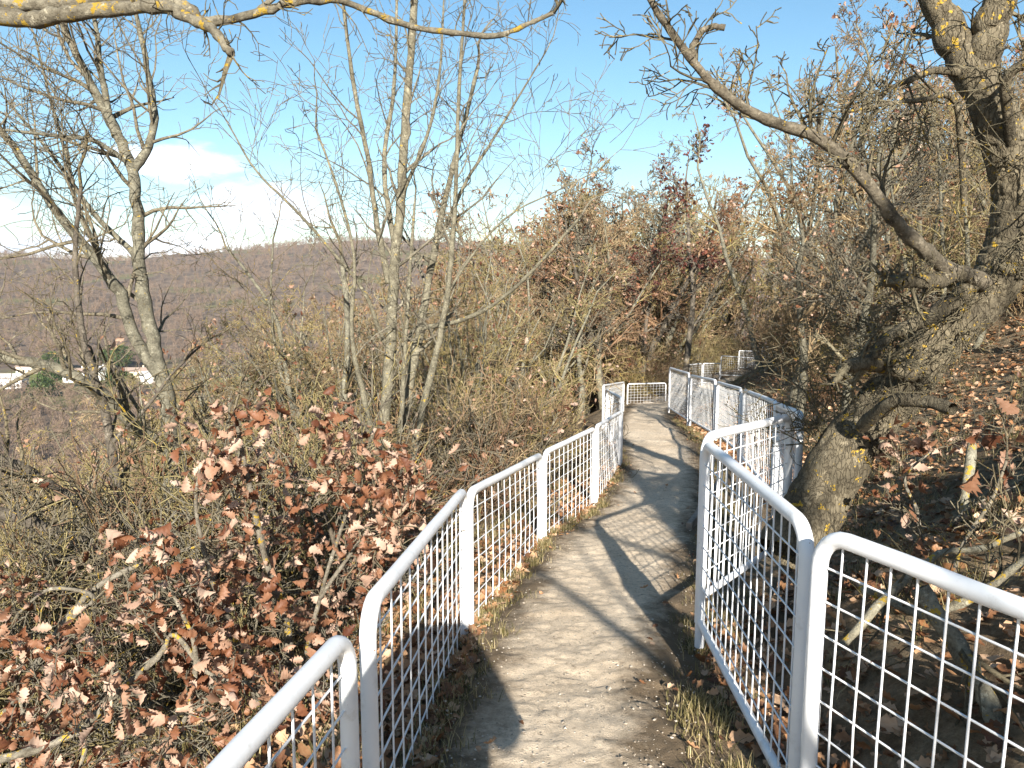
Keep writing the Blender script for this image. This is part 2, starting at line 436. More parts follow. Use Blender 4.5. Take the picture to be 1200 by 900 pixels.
cn = noise(nt, cv.outputs[0], 1.6, 7, .58)
cn2 = noise(nt, cv.outputs[0], .9, 5, .6)
def ell(cx, cy, rx, ry):
    a = wm('POWER', wm('DIVIDE', wm('SUBTRACT', azm, cx), rx), 2); b = wm('POWER', wm('DIVIDE', wm('SUBTRACT', elv, cy), ry), 2)
    return wm('SUBTRACT', 1, wm('SQRT', wm('ADD', a, b)))
e = wm('MAXIMUM', ell(-.42, .15, .10, .035), wm('MAXIMUM', ell(-.31, .10, .13, .04), wm('MAXIMUM', ell(-.50, .045, .34, .022), ell(-.70, .10, .10, .02))))
dens = wm('ADD', wm('MULTIPLY', e, .8), wm('MULTIPLY', wm('SUBTRACT', cn.outputs[0], .53), 2.2))
cm = ramp(nt, dens, [(.0, (0, 0, 0)), (.50, (.92, .92, .92))], 'EASE')
cc = ramp(nt, cn2.outputs[0], [(.40, (6.4, 7.2, 8.6)), (.60, (10.5, 10.8, 11.2))])
hs = N(nt, 'ShaderNodeHueSaturation', Hue=.488, Saturation=1.15, Value=1.0); nt.links.new(sky.outputs[0], hs.inputs['Color'])
col = mix(nt, cm.outputs[0], hs.outputs[0], cc.outputs[0])
nt.links.new(col, bg.inputs[0])

sl = bpy.data.lights.new('sun', 'SUN'); sl.energy = 5.0; sl.angle = math.radians(.53); sl.color = (1, .945, .85)
so = bpy.data.objects.new('sun', sl); COL.objects.link(so)
hv = Vector((az_x, az_y, 0)).normalized() * math.cos(SUN_EL) + Vector((0, 0, math.sin(SUN_EL)))
so.rotation_euler = hv.to_track_quat('Z', 'Y').to_euler(); so.location = hv * 50

cam = bpy.data.cameras.new('camera'); cam.lens = 27; cam.sensor_width = 36; cam.clip_start = .05; cam.clip_end = 8000
co = bpy.data.objects.new('camera', cam); COL.objects.link(co); SC.camera = co
co.rotation_euler = (math.radians(90) - PITCH, 0, 0)
SC.view_settings.view_transform = 'Standard'; SC.view_settings.look = 'None'; SC.view_settings.gamma = 1
SC.view_settings.exposure = 1.42
SC.cycles.max_bounces = 5; SC.cycles.diffuse_bounces = 3; SC.cycles.transmission_bounces = 2

# ------------------------------------------------------------------ ground
def axis(fine0, fine1, step, lo, hi, g):
    a = list(np.arange(fine0, fine1 + 1e-6, step)); s = step; x = fine1
    while x < hi: s *= g; x += s; a.append(x)
    s = step; x = fine0; b = []
    while x > lo: s *= g; x -= s; b.append(x)
    return np.array(b[::-1] + a)
xs = axis(-3, 5.5, .05, -3500, 3500, 1.045); ys = axis(1.5, 13, .05, -60, 3600, 1.028)
gx, gy = np.meshgrid(xs, ys)
gh = height(gx, gy)
nx, ny = len(xs), len(ys)
ii = np.arange(nx * ny).reshape(ny, nx)
fq = np.stack([ii[:-1, :-1], ii[:-1, 1:], ii[1:, 1:], ii[1:, :-1]], -1).reshape(-1, 4)
RR = np.hypot(gx, gy)
far = np.clip((RR - 35) / 60, 0, 1)
field = np.clip(1 - np.hypot((gx + 190) / 120, (gy - 385) / 45), 0, .3) / .3 * (vnoise(gx / 30, gy / 30, 3) > -.1) * .6
g = obj('ground', mesh_np('ground', np.stack([gx, gy, gh], -1).reshape(-1, 3), fq, True, {'far': far.ravel(), 'field': field.ravel()}), M_GROUND)
tag(g, kind='structure')

# path: its own sheet, rising just clear of the soil between ragged edges
PL = [(-8, -.7), (0, -.45), (1.9, -.30), (3.9, -.18), (6.2, .30), (8, .93), (11, 1.63), (15, 2.0), (20, 2.9), (22, 3.3), (27, 4.2), (30, 5.9), (33, 8.2), (36, 11), (40, 15)]
PR = [(-8, 1.5), (0, .75), (2, .55), (3, .68), (3.6, .82), (4.9, 1.2), (8, 2.1), (10.5, 2.7), (13, 3.25), (15.8, 3.62), (18.5, 3.9), (22, 4.6), (27, 6.0), (30, 7.7), (33, 10.3), (36, 13.2), (40, 17)]
pv = np.concatenate([np.arange(-8, 1.5, .25), np.arange(1.5, 14, .04), np.arange(14, 40, .15)])
pu = np.linspace(-.35, 1.35, 60)
pu = np.linspace(-.35, 1.35, 90); pv = np.concatenate([np.arange(-8, 1.5, .25), np.arange(1.5, 9, .02), np.arange(9, 14, .05), np.arange(14, 40, .15)])
U2, V2 = np.meshgrid(pu, pv)
pl = itp(PL, V2); pr = itp(PR, V2); X2 = pl + (pr - pl) * U2
edge = np.minimum(U2, 1 - U2) * (pr - pl)
edge = edge + .16 * fbm(X2 / .5, V2 / .5, 3, 21) + .05 * fbm(X2 / .09, V2 / .09, 2, 22)
Z2 = height(X2, V2) + np.clip(edge * .3, -.04, .03) + .010 * fbm(X2 / .09, V2 / .09, 2, 23) + .009 * fbm(X2 / .035, V2 / .035, 2, 25) + .02 * fbm(X2 / .6, V2 / .6, 2, 24)
kk = np.arange(U2.size).reshape(U2.shape)
fq = np.stack([kk[:-1, :-1], kk[:-1, 1:], kk[1:, 1:], kk[1:, :-1]], -1).reshape(-1, 4)
po = obj('path', mesh_np('path', np.stack([X2, V2, Z2], -1).reshape(-1, 3), fq, True, {'edge': np.clip(np.minimum(U2, 1 - U2) * (pr - pl), 0, 1).ravel()}), M_PATH); tag(po, kind='structure')

# loose stones
def stones(name, n, region, smin, smax, mat, label):
    pos = [];
    while len(pos) < n:
        y = 1.8 + (R() ** 1.6) * 14; a = float(itp(PL, y)); b = float(itp(PR, y)); x = random.uniform(a - .1, b + .12)
        e = min(x - a, b - x)
        if R() < (1 if e < .22 else .35): pos.append((x, y))
    pos = np.array(pos); z = height(pos[:, 0], pos[:, 1]) + .038
    ico = np.array([(1, 0, 0), (-1, 0, 0), (0, 1, 0), (0, -1, 0), (0, 0, 1), (0, 0, -1)], float)
    fc = np.array([(0, 2, 4), (2, 1, 4), (1, 3, 4), (3, 0, 4), (2, 0, 5), (1, 2, 5), (3, 1, 5), (0, 3, 5)])
    s = (smin + (smax - smin) * rng.random(n) ** 3)[:, None, None]
    v = ico[None] * rng.uniform(.5, 1.3, (n, 6, 1)) * s * np.array([1, 1, .6])
    a = rng.uniform(0, 6.28, n); c_, s_ = np.cos(a)[:, None], np.sin(a)[:, None]
    vx = v[..., 0] * c_ - v[..., 1] * s_; vy = v[..., 0] * s_ + v[..., 1] * c_
    V = np.stack([vx + pos[:, 0, None], vy + pos[:, 1, None], v[..., 2] + z[:, None]], -1).reshape(-1, 3)
    Fq = (np.arange(n)[:, None, None] * 6 + fc[None]).reshape(-1, 3)
    o = obj(name, mesh_np(name, V, Fq, False, {'tint': np.repeat(rng.random(n), 6)}), mat)
    tag(o, label, 'gravel', kind='stuff')
M_STONE = leaf_mat('stone', [(0, (.15, .12, .09)), (.5, (.36, .30, .23)), (1, (.52, .46, .38))], 0.0)
stones('gravel', 4200, None, .002, .0085, M_STONE, 'small pale stones scattered over the trodden path')

# ------------------------------------------------------------------ the railing panels
TR = .0235
def railing(a, b, H, label, nv, rail=True, low=.13):
    """a, b: Vector tops of the two uprights; verticals stay plumb, rails follow the slope"""
    t = b - a; L = Vector((t.x, t.y, 0)).length; hx = Vector((t.x, t.y, 0)) / L
    a = a + t * (.026 / L); b = b - t * (.026 / L)
    root = empty('railing_panel', (a.x, a.y, a.z - H))
    A = Vector((0, 0, H)); Bp = b - a + A
    t = (Bp - A); L = Vector((t.x, t.y, 0)).length; tt = t / L
    dn = Vector((0, 0, -1)); rc = .10
    fr = Tubes()
    def corner(c, d1, d2):
        return [c + d1 * rc * (1 - math.sin(k)) ** 1 * 1 + d2 * rc * (1 - math.cos(k)) for k in np.linspace(0, math.pi / 2, 7)]
    un = t.normalized()
    pts = [A + dn * H] + [A + dn * (H * .5)] + corner(A, dn, un)
    m = 8
    pts += [A + un * rc + (t - un * rc * 2) * (k / m) + Vector((0, 0, random.uniform(-.002, .002))) for k in range(1, m)]
    pts += corner(Bp, dn, -un)[::-1] + [Bp + dn * (H * .5), Bp + dn * H]
    fr.add(pts, [TR] * len(pts), 14)
    fo = obj('frame', fr.build('frame'), M_WHITE, root)
    if rail:
        br = Tubes(); q0 = A + dn * (H - low); q1 = Bp + dn * (H - low)
        br.add([q0 + (q1 - q0) * (k / 3) for k in range(4)], [TR * .8] * 4, 10)
        obj('bottom_rail', br.build('bottom_rail'), M_WHITE, root)
    ms = Tubes(); wr = .0034
    yb = H - low if rail else H - .03
    nrm = Vector((-hx.y, hx.x, 0)) * .0062
    bow = random.uniform(-.012, .012)
    for k in range(1, nv):
        f = k / nv; s = f * L
        dt = TR * .5
        e_ = min(s, L - s)
        if e_ < rc: dt += rc - math.sqrt(max(0, rc * rc - (rc - e_) ** 2))
        j = random.uniform(-.004, .004)
        p0 = A + t * f + dn * dt + hx * j; p1 = A + t * f + dn * yb
        ms.add([p0, (p0 + p1) / 2 + nrm * (bow / .006), p1], [wr] * 3, 5)
    k = 1
    while k * .1 < yb - .03:
        z = k * .1
        p0 = A + dn * z; p1 = Bp + dn * z
        ms.add([p0 + nrm, (p0 + p1) / 2 + nrm * (1 + bow / .006) + dn * random.uniform(-.004, .004), p1 + nrm], [wr] * 3, 5); k += 1
    obj('wire_mesh', ms.build('wire_mesh'), M_WHITE, root)
    tag(root, label, 'railing')
    return root

def v3(*a): return Vector(a)
R0a = P(955, 620, 2.12); R0b = P(1200, 712, 1.54); R0e = R0a + (R0b - R0a) * 2.9; R0e.z = R0a.z + .05
left = [
 (v3(-.62, -.35, -.62), P(410, 738, 1.85), 1.0, 18, 'near white tubular railing panel at bottom left corner, cut off by the frame'),
 (P(427, 715, 1.9), P(544, 574, 3.9), .98, 14, 'large white mesh railing panel on the left with leafy oak scrub behind it'),
 (P(548, 578, 3.93), P(634, 533, 6.2), .98, 13, 'third white railing panel on the left, shadow head at its foot'),
 (P(637, 531, 6.24), P(697, 502, 8.0), 1.0, 12, 'left side white railing panel with a dry grass tuft at its near post'),
 (P(699, 500, 8.04), P(727, 483, 11.0), 1.0, 14, 'narrow looking left railing panel just before the fence steps up'),
 (P(729, 467, 11.1), P(711, 457, 15.0), 1.2, 18, 'small left railing panel angled away behind a tall white post'),
 (P(707, 452, 16.5), P(731, 448, 22.0), 1.0, 20, 'far left railing panel standing higher than the one in front of it'),
 (P(735, 450, 26.8), P(781, 449, 28.0), .86, 12, 'low white railing panel facing the viewer across the end of the path')]
right = [
 (R0a, R0e, 1.12, 21, 'nearest right hand white railing panel, cut by the right edge of the photo'),
 (P(951, 622, 2.2), P(826, 518, 3.6), 1.02, 17, 'long white mesh panel on the right running away from the viewer to a rounded corner'),
 (P(824, 513, 3.66), P(928, 488, 4.85), .95, 14, 'white railing panel turning right from the rounded corner towards the leaning oak'),
 (P(939, 486, 4.92), P(911, 474, 7.5), 1.0, 20, 'steep looking railing panel with rust spots touching the leaning oak trunk'),
 (P(910, 472, 7.55), P(872, 457, 10.3), 1.05, 20, 'right hand railing panel behind the one that touches the oak, dappled with shade'),
 (P(869, 456, 10.35), P(841, 448, 13.0), 1.0, 20, 'right hand railing panel midway along the far curve of the path'),
 (P(839, 446, 13.05), P(810, 440, 15.8), 1.05, 20, 'far right hand railing panel with a visible bottom rail, second from its rounded end'),
 (P(808, 438, 15.85), P(785, 431, 18.5), 1.10, 20, 'last panel of the far right hand railing, ending in a tall rounded corner'),
 (P(803, 428, 31.0), P(823, 426, 32.4), .95, 12, 'distant white railing panel seen over the far rounded corner'),
 (P(824, 426, 32.4), P(844, 426, 34.0), .95, 12, 'distant white railing panel below the raised one, among bare stems'),
 (P(845, 417, 32.5), P(887, 420, 35.0), .95, 18, 'distant raised white railing panel beside the grassy mound'),
 (P(866, 411, 37.0), P(890, 412, 39.0), .95, 14, 'very small white railing panel farther up the slope'),
 (P(893, 407, 41.0), P(915, 405, 43.0), .95, 14, 'farthest tiny white railing panel almost hidden by twigs')]
for a, b, H, nb_, lb in left: railing(a, b, H, lb, nb_, rail=False)
for a, b, H, nb_, lb in right: railing(a, b, H, lb, nb_, rail=True)

# ------------------------------------------------------------------ weathered boards holding the verge, as steps
M_WOOD = plain('grey_wood', (.22, .185, .15), .9, .4, 12)
def board(x, y, z, L, ang, h=.2, w=.05, label=''):
    xs_ = np.linspace(-L / 2, L / 2, 9); V = []
    for q in xs_:
        o1 = random.uniform(-.006, .006)
        for (a, b) in ((-w / 2, -h / 2), (w / 2, -h / 2), (w / 2, h / 2 - .008), (w / 2 - .008, h / 2), (-w / 2 + .008, h / 2), (-w / 2, h / 2 - .008)):
            V.append((q, a + o1, b + random.uniform(-.003, .003)))
    Fs = []
    for i in range(8):
        for k in range(6):
            Fs.append((i * 6 + k, i * 6 + (k + 1) % 6, (i + 1) * 6 + (k + 1) % 6, (i + 1) * 6 + k))
    me = bpy.data.meshes.new('board'); me.from_pydata(V, [], Fs + [tuple(range(5, -1, -1)), tuple(range(48, 54))]); me.update()
    o = obj('timber_edging', me, M_WOOD); o.location = (x, y, z); o.rotation_euler = (0, 0, ang); tag(o, label, 'board')
board(2.2, 8.2, gz(2.2, 8.2) + .05, 1.1, math.radians(68), label='grey timber board edging the path where the right fence bends')
board(1.75, 7.0, gz(1.75, 7.0) + .04, .9, math.radians(66), label='short grey timber edging board behind the rounded railing corner')

# ------------------------------------------------------------------ trees: hero ones
CT = dict(seg=7, wander=.20, up=.05, rmin=.0036, kids=[5, 4.5, 3, 3], t0=.18, ang=50, ratio=.55)
CR = dict(seg=6, wander=.22, up=.02, rmin=.003, kids=[6, 5, 5, 4], t0=.12, ang=52, ratio=.5)

def finish(name, T1, T2, m1, m2, base, label, cat='tree', leaves=None, group=None, mleaf=None):
    root = empty(name, base)
    for nm, T, m in (('trunk', T1, m1), ('crown', T2, m2)):
        if T is None or not T.items: continue
        me = T.build(nm); o = obj(nm, me, m, root); o.location = -Vector(base)
    if leaves is not None:
        o = obj('leaves', leaves, mleaf or M_LEAF, root); o.location = -Vector(base)
    tag(root, label, cat, group); return root

# 1. forked tree at the left
d = 9.0; A, B = Tubes(), Tubes()
limbs = [limb(A, [(205, 800, d), (203, 600, d), (202, 540, d), (195, 470, d), (186, 430, d), (176, 385, 9), (166, 330, 9), (162, 260, 9), (155, 200, 9), (138, 160, 9.1)], .115, .058, 11)]
limbs.append(limb(A, [(190, 440, 9), (160, 400, 8.9), (140, 345, 8.8), (105, 295, 8.7), (60, 240, 8.6), (15, 170, 8.5), (-30, 120, 8.4)], .085, .03))
limbs.append(limb(A, [(138, 160, 9.1), (118, 120, 9.1), (95, 75, 9.0), (70, 20, 9), (55, -50, 9)], .06, .025))
limbs.append(limb(A, [(155, 200, 9), (175, 172, 9.1), (181, 130, 9.2), (172, 80, 9.3), (160, 20, 9.4), (140, -50, 9.5)], .055, .02))
limbs.append(limb(A, [(130, 145, 9.1), (118, 80, 9.2), (112, 30, 9.2), (90, -40, 9.2)], .04, .015))
limbs.append(limb(A, [(197, 525, 9), (165, 505, 8.8), (130, 470, 8.6), (95, 445, 8.4), (60, 430, 8.3), (0, 418, 8.1), (-60, 405, 8)], .085, .05))
limbs.append(limb(A, [(150, 190, 9), (110, 165, 8.8), (70, 160, 8.6), (30, 155, 8.4), (-20, 150, 8.3)], .03, .012))
limbs.append(limb(A, [(160, 300, 9), (110, 250, 9.2), (60, 180, 9.3), (10, 120, 9.4)], .04, .014))
limbs.append(limb(A, [(115, 295, 8.8), (90, 240, 9.1), (80, 190, 9.2), (60, 120, 9.3), (40, 40, 9.4)], .035, .012))
for l in limbs[:1]: sprout(B, l, 5, 1.6, CT, 1, 3, .55)
for l in limbs[1:]: sprout(B, l, 12, 1.5, CT, 1, 3, .1)
finish('bare_tree', A, B, M_PALE, M_TWIG, (P(205, 800, d).x, d, gz(P(205, 800, d).x, d)), 'forked pale barked bare tree at the far left, thick limb reaching left across the houses')

# 2. second, darker trunk behind it
A, B = Tubes(), Tubes()
l1 = limb(A, [(150, 780, 8), (145, 620, 8), (135, 560, 8), (125, 490, 8), (110, 440, 8), (95, 380, 8), (88, 300, 8.1), (95, 220, 8.1)], .07, .02)
l2 = limb(A, [(150, 640, 8), (110, 600, 7.6), (60, 570, 7.3), (20, 545, 7.1), (-40, 530, 7)], .075, .04)
l3 = limb(A, [(170, 690, 7.4), (120, 650, 7.1), (70, 625, 6.9), (30, 610, 6.8), (-30, 590, 6.7)], .08, .05)
l4 = limb(A, [(130, 520, 8), (170, 480, 8), (200, 440, 8.1), (240, 400, 8.2)], .025, .01)
for l, n in ((l1, 14), (l2, 9), (l3, 8), (l4, 5)): sprout(B, l, n, 1.3, CR, 1, 3, .1)
finish('bare_tree', A, B, M_DARK, M_TWIGY, (P(150, 780, 8).x, 8, gz(P(150, 780, 8).x, 8)), 'dark crooked bare tree at the left edge, nearer than the forked pale one')

# 3. multi stemmed tree in the centre
A, B = Tubes(), Tubes(); d = 9.3; limbs = []
L3 = [
 ([(430, 690, 9.2), (437, 600, d), (445, 540, d), (452, 470, d), (458, 400, d), (462, 320, d), (468, 250, d), (473, 170, d), (480, 80, d), (488, -30, d)], .115, .05),
 ([(455, 640, d), (462, 560, 9.5), (475, 480, 9.6), (492, 390, 9.7), (508, 300, 9.8), (520, 240, 9.9), (540, 160, 10), (560, 80, 10.1)], .10, .03),
 ([(470, 640, 9), (480, 560, 9), (495, 480, 9), (510, 420, 8.9), (522, 360, 8.9), (530, 290, 8.8), (535, 200, 8.8), (538, 100, 8.7), (545, 0, 8.6)], .07, .02),
 ([(440, 620, 9.6), (466, 520, 9.2), (474, 420, 9.1), (480, 320, 9.2), (486, 240, 9.2)], .045, .02),
 ([(455, 330, 9.3), (440, 250, 9.2), (430, 180, 9.1), (418, 120, 9.0), (405, 30, 9), (400, -30, 9)], .05, .02),
 ([(445, 560, 9.3), (430, 480, 9.1), (416, 420, 9), (412, 370, 8.9), (415, 300, 8.9), (395, 220, 8.8), (370, 150, 8.8)], .05, .014),
 ([(450, 400, 9.3), (425, 340, 9.0), (385, 290, 8.8), (345, 245, 8.6), (300, 200, 8.5), (270, 150, 8.4)], .035, .01),
 ([(492, 385, 9.6), (530, 378, 9.4), (565, 365, 9.2), (600, 340, 9), (640, 300, 8.8), (682, 252, 8.6)], .042, .02),
 ([(465, 300, 9.3), (450, 200, 9.6), (462, 100, 9.9), (465, 0, 10)], .05, .02),
 ([(515, 280, 9.8), (545, 215, 9.7), (580, 160, 9.6), (610, 110, 9.5), (640, 60, 9.4)], .035, .01),
 ([(470, 230, 9.3), (500, 160, 9.1), (515, 90, 9), (520, 0, 8.9)], .035, .012),
 ([(520, 350, 8.9), (560, 290, 8.9), (600, 250, 8.8), (650, 225, 8.7), (700, 200, 8.6)], .022, .007),
]
L3 = [(p, a * .78, b * .8) for p, a, b in L3]
for p, a, b in L3: limbs.append(limb(A, p, a, b, 10))
limbs.append(limb(A, [(425, 560, 9.2), (432, 600, 9.2), (440, 660, 9.1)], .06, .17, 10))
limbs.append(limb(A, [(452, 545, 9.1), (470, 590, 9.05), (450, 660, 9.1)], .05, .13, 10))
for i, l in enumerate(limbs[:12]): sprout(B, l, 10 if i in (0, 1, 2) else 7, 1.35 if i != 7 else .7, CT, 1, 3, .38 if i < 4 else .15, Vector((0, 0, .45)))
finish('bare_tree', A, B, M_PALE, M_TWIG, (P(440, 690, d).x, d, gz(P(440, 690, d).x, d)), 'tall bare tree with many slender pale stems rising from one stump, centre left')

# 3b. slender pale stems left of it
A, B = Tubes(), Tubes()
l1 = limb(A, [(400, 680, 10.5), (403, 560, 10.5), (404, 460, 10.5), (407, 380, 10.5), (400, 300, 10.6)], .07, .03)
l2 = limb(A, [(385, 640, 10.8), (360, 560, 11), (345, 500, 11), (335, 430, 11), (322, 370, 11), (290, 320, 11), (265, 290, 11)], .055, .016)
l3 = limb(A, [(380, 620, 11), (365, 520, 11), (330, 440, 11), (318, 360, 11.1), (320, 280, 11.1)], .03, .012)
for l in (l1, l2, l3): sprout(B, l, 9, 1.4, CT, 1, 3, .3)
finish('bare_tree', A, B, M_PALE, M_TWIGY, (P(392, 680, 10.6).x, 10.6, gz(P(392, 680, 10.6).x, 10.6)), 'thin pale stemmed sapling between the forked left tree and the many stemmed one')

# 4. the leaning oak on the right
A, B, LB = Tubes(), Tubes(), Tubes()
trunk = limb(A, [(922, 650, 4.40), (953, 597, 4.52), (985, 540, 4.56), (1020, 492, 4.56), (1065, 440, 4.52), (1105, 390, 4.48), (1150, 350, 4.44), (1180, 300, 4.40), (1192, 240, 4.36), (1184, 185, 4.32), (1165, 135, 4.32), (1146, 88, 4.32)], .175, .095, 22, .02, -.012)
l1 = limb(A, [(1150, 100, 4.32), (1128, 60, 4.36), (1104, 20, 4.40), (1080, -40, 4.40)], .092, .07, 14)
l2 = limb(A, [(1150, 98, 4.32), (1157, 50, 4.28), (1172, 0, 4.24), (1185, -60, 4.16)], .085, .07, 14)
l3 = limb(LB, [(1160, 335, 4.36), (1135, 322, 4.24), (1105, 312, 4.16), (1080, 290, 4.07), (1052, 262, 3.99), (1025, 225, 3.95), (990, 185, 3.91), (955, 160, 3.87), (920, 148, 3.83), (885, 134, 3.79), (855, 115, 3.75), (832, 95, 3.71), (812, 72, 3.67), (785, 35, 3.63), (765, 5, 3.59), (750, -30, 3.59)], .048, .013, 12, .1, -.002)
l4 = limb(A, [(1125, 85, 4.32), (1095, 83, 4.24), (1070, 92, 4.16), (1050, 100, 4.07), (1028, 113, 3.99)], .024, .010, 8)
l5 = limb(A, [(1190, 200, 4.32), (1178, 105, 4.07), (1195, 78, 3.99), (1215, 70, 3.91)], .032, .02, 8)
l6 = limb(LB, [(812, 70, 3.67), (812, 55, 3.65), (822, 38, 3.63), (835, 32, 3.60), (850, 32, 3.59)], .016, .014, 8)
l7 = limb(LB, [(960, 163, 3.88), (960, 140, 3.83), (962, 115, 3.79)], .011, .009, 7)
l8 = limb(A, [(1140, 330, 4.32), (1100, 365, 4.16), (1060, 385, 4.07), (1035, 400, 3.99), (1020, 425, 3.99)], .05, .02, 9)
l9 = limb(A, [(1130, 320, 4.24), (1085, 330, 4.07), (1060, 328, 3.99), (1052, 330, 3.99)], .045, .035, 9)
l10 = limb(A, [(1075, 440, 4.40), (1040, 430, 4.16), (1015, 425, 3.99), (990, 430, 3.91)], .05, .035, 9)
l11 = limb(A, [(1130, 240, 4.24), (1120, 120, 4.07), (1080, 118, 3.99), (1040, 122, 3.91), (1000, 130, 3.83)], .02, .008, 6)
l12 = limb(A, [(1010, 500, 4.32), (1045, 472, 3.99), (1080, 470, 3.83), (1115, 480, 3.67)], .04, .03, 9)
A.items = [it for it in A.items if it[0] is not trunk[0] and it[0] is not l1[0] and it[0] is not l2[0]]
bark_limb(A, trunk, 64, 8, .10, 1); bark_limb(A, l1, 44, 7, .07, 2); bark_limb(A, l2, 44, 7, .07, 3)
for l, n, L in ((l1, 4, .5), (l2, 4, .5), (l3, 16, .5), (l4, 4, .35), (l5, 4, .4), (l8, 5, .4), (l9, 3, .4), (l10, 4, .3), (l11, 7, .4)):
    sprout(B, l, n, L, CR, 1, 3, .25)
C2 = dict(CR, wander=.3, rmin=.0024)
for k in range(60):     # brushy shoots low on the leaning trunk
    i = random.randint(9, 24); p = trunk[0][min(i, len(trunk[0]) - 1)]
    dirn = Vector((random.gauss(-.45, .4), random.gauss(.25, .5), abs(random.gauss(.6, .5)))).normalized()
    grow(B, p + Vector((-.12, .05, .1)), dirn, random.uniform(.2, .6), .006, 2, 4 if k % 3 == 0 else 3, C2)
for k in range(34):     # twigs all along the upper trunk, some towards the viewer
    p = trunk[0][min(random.randint(20, 42), len(trunk[0]) - 1)]
    dirn = Vector((random.gauss(-.5, .7), random.gauss(-.5, .6), random.gauss(.3, .6))).normalized()
    grow(B, p + dirn * .1, dirn, random.uniform(.3, .85), .007, 1, 3, C2)
oak_root = finish('leaning_oak', A, B, M_OAK, M_TWIGY, (1.7, 4.4, gz(1.7, 4.4)), 'big leaning oak with furrowed lichen spotted bark behind the right fence, limb arching left')

o = obj('limb', LB.build('limb'), M_LIMB, oak_root); o.location = -oak_root.location
# 5. overhead limb reaching in from behind at the top left
A, B = Tubes(), Tubes()
l1 = limb(A, [(-420, -300, 3.0), (-200, -60, 2.9), (-60, 2, 2.8), (30, 22, 2.75), (80, 16, 2.7), (140, 10, 2.7), (185, 8, 2.65), (225, 22, 2.6), (252, 38, 2.55), (268, 58, 2.5), (271, 66, 2.5)], .036, .011, 12, .14)
l2 = limb(A, [(-100, -20, 3.0), (40, 8, 2.95), (120, -2, 2.9), (170, 2, 2.9), (215, 5, 2.9), (245, 26, 2.9), (310, 14, 3.0), (340, 3, 3.0), (400, 2, 3.1), (470, 28, 3.2), (530, 38, 3.3), (580, 42, 3.4), (620, 28, 3.5), (648, 15, 3.5)], .024, .009, 10, .14)
l3 = limb(A, [(300, 15, 3.0), (330, -10, 3.0), (370, -40, 3)], .012, .008, 7)
CO = dict(CR, rmin=.0016); sprout(B, l1, 6, .22, CO, 2, 3, .5, rk=.28); sprout(B, l2, 14, .26, CO, 2, 3, .35, rk=.3); sprout(B, l3, 4, .2, CR, 2, 3, .3)
trk = Tubes()
bx, by = -3.3, 1.2
trk.add(smooth_path([Vector((bx, by, gz(bx, by) - .3)), Vector((bx - .1, by + .1, -1.2)), Vector((bx, by + .3, .4)), P(-420, -300, 3.0)]), [.16 - .006 * i for i in range(16)], 12)
A.items += trk.items
M_OVER = bark_mat('bark_overhang', (.10, .085, .06), (.36, .33, .25), 1.0, 11.0)
finish('overhanging_tree', A, B, M_OVER, M_TWIGY, (bx, by, gz(bx, by)), 'lichen crusted bare tree whose limb hangs across the top left of the sky')

# 6. trees standing behind the photographer; their shade falls on the path
def generic(seed, h, spread, cfg, stems=1, maxl=4, r=.16, nk=11):
    random.seed(seed); A, B = Tubes(), Tubes()
    for s in range(stems):
        a = R() * 6.28; off = .15 * (stems > 1); p = Vector((math.cos(a) * off, math.sin(a) * off, -.4))
        lean = .12 + .16 * (stems > 1)
        dd = Vector((math.cos(a) * lean, math.sin(a) * lean, 1)).normalized()
        n = 9; pts = [p]; q = p
        hh = h * random.uniform(.75, 1.0)
        for i in range(n):
            dd = (dd + rv() * .15 + Vector((0, 0, .10))).normalized(); q = q + dd * hh / n; pts.append(q)
        rs = r if stems == 1 else r * .6
        rad = [rs * (1 - .85 * i / n) for i in range(n + 1)]
        A.add(pts, rad, 8)
        for j in range(nk):
            t = .22 + .78 * (j + R()) / nk; i = min(n - 1, int(t * n)); b = pts[i].lerp(pts[i + 1], R())
            an = R() * 6.28; el = random.uniform(.35, 1.0)
            nd = Vector((math.cos(an), math.sin(an), el)).normalized()
            grow(B, b, nd, hh * spread * (1.15 - .75 * t) * (.6 + .6 * R()), rad[i] * .5, 1, maxl, cfg)
    return A, B

CG = dict(seg=6, wander=.17, up=.05, rmin=.0075, kids=[5, 6, 5, 3.5], t0=.12, ang=45, ratio=.52)
CB = dict(seg=6, wander=.2, up=.04, rmin=.006, kids=[4, 4, 3], t0=.2, ang=45, ratio=.55)
def back_tree(pts, r, branches, label, bark=M_OAK):
    A, B = Tubes(), Tubes(); base = Vector(pts[0]); base.z = gz(base.x, base.y)
    p = smooth_path([Vector(q) for q in pts], 4); n = len(p)
    A.add(p, [r * (1 - .7 * i / (n - 1)) for i in range(n)], 14)
    for t, d_, L, rr in branches:
        q = p[int(t * (n - 1))]; grow(B, q, Vector(d_).normalized(), L, rr, 1, 3, CB)
    root = empty('bare_tree', base)
    for nm, T, m in (('trunk', A, bark), ('crown', B, M_TWIG)):
        o = obj(nm, T.build(nm), m, root); o.location = -base
    tag(root, label, 'tree')
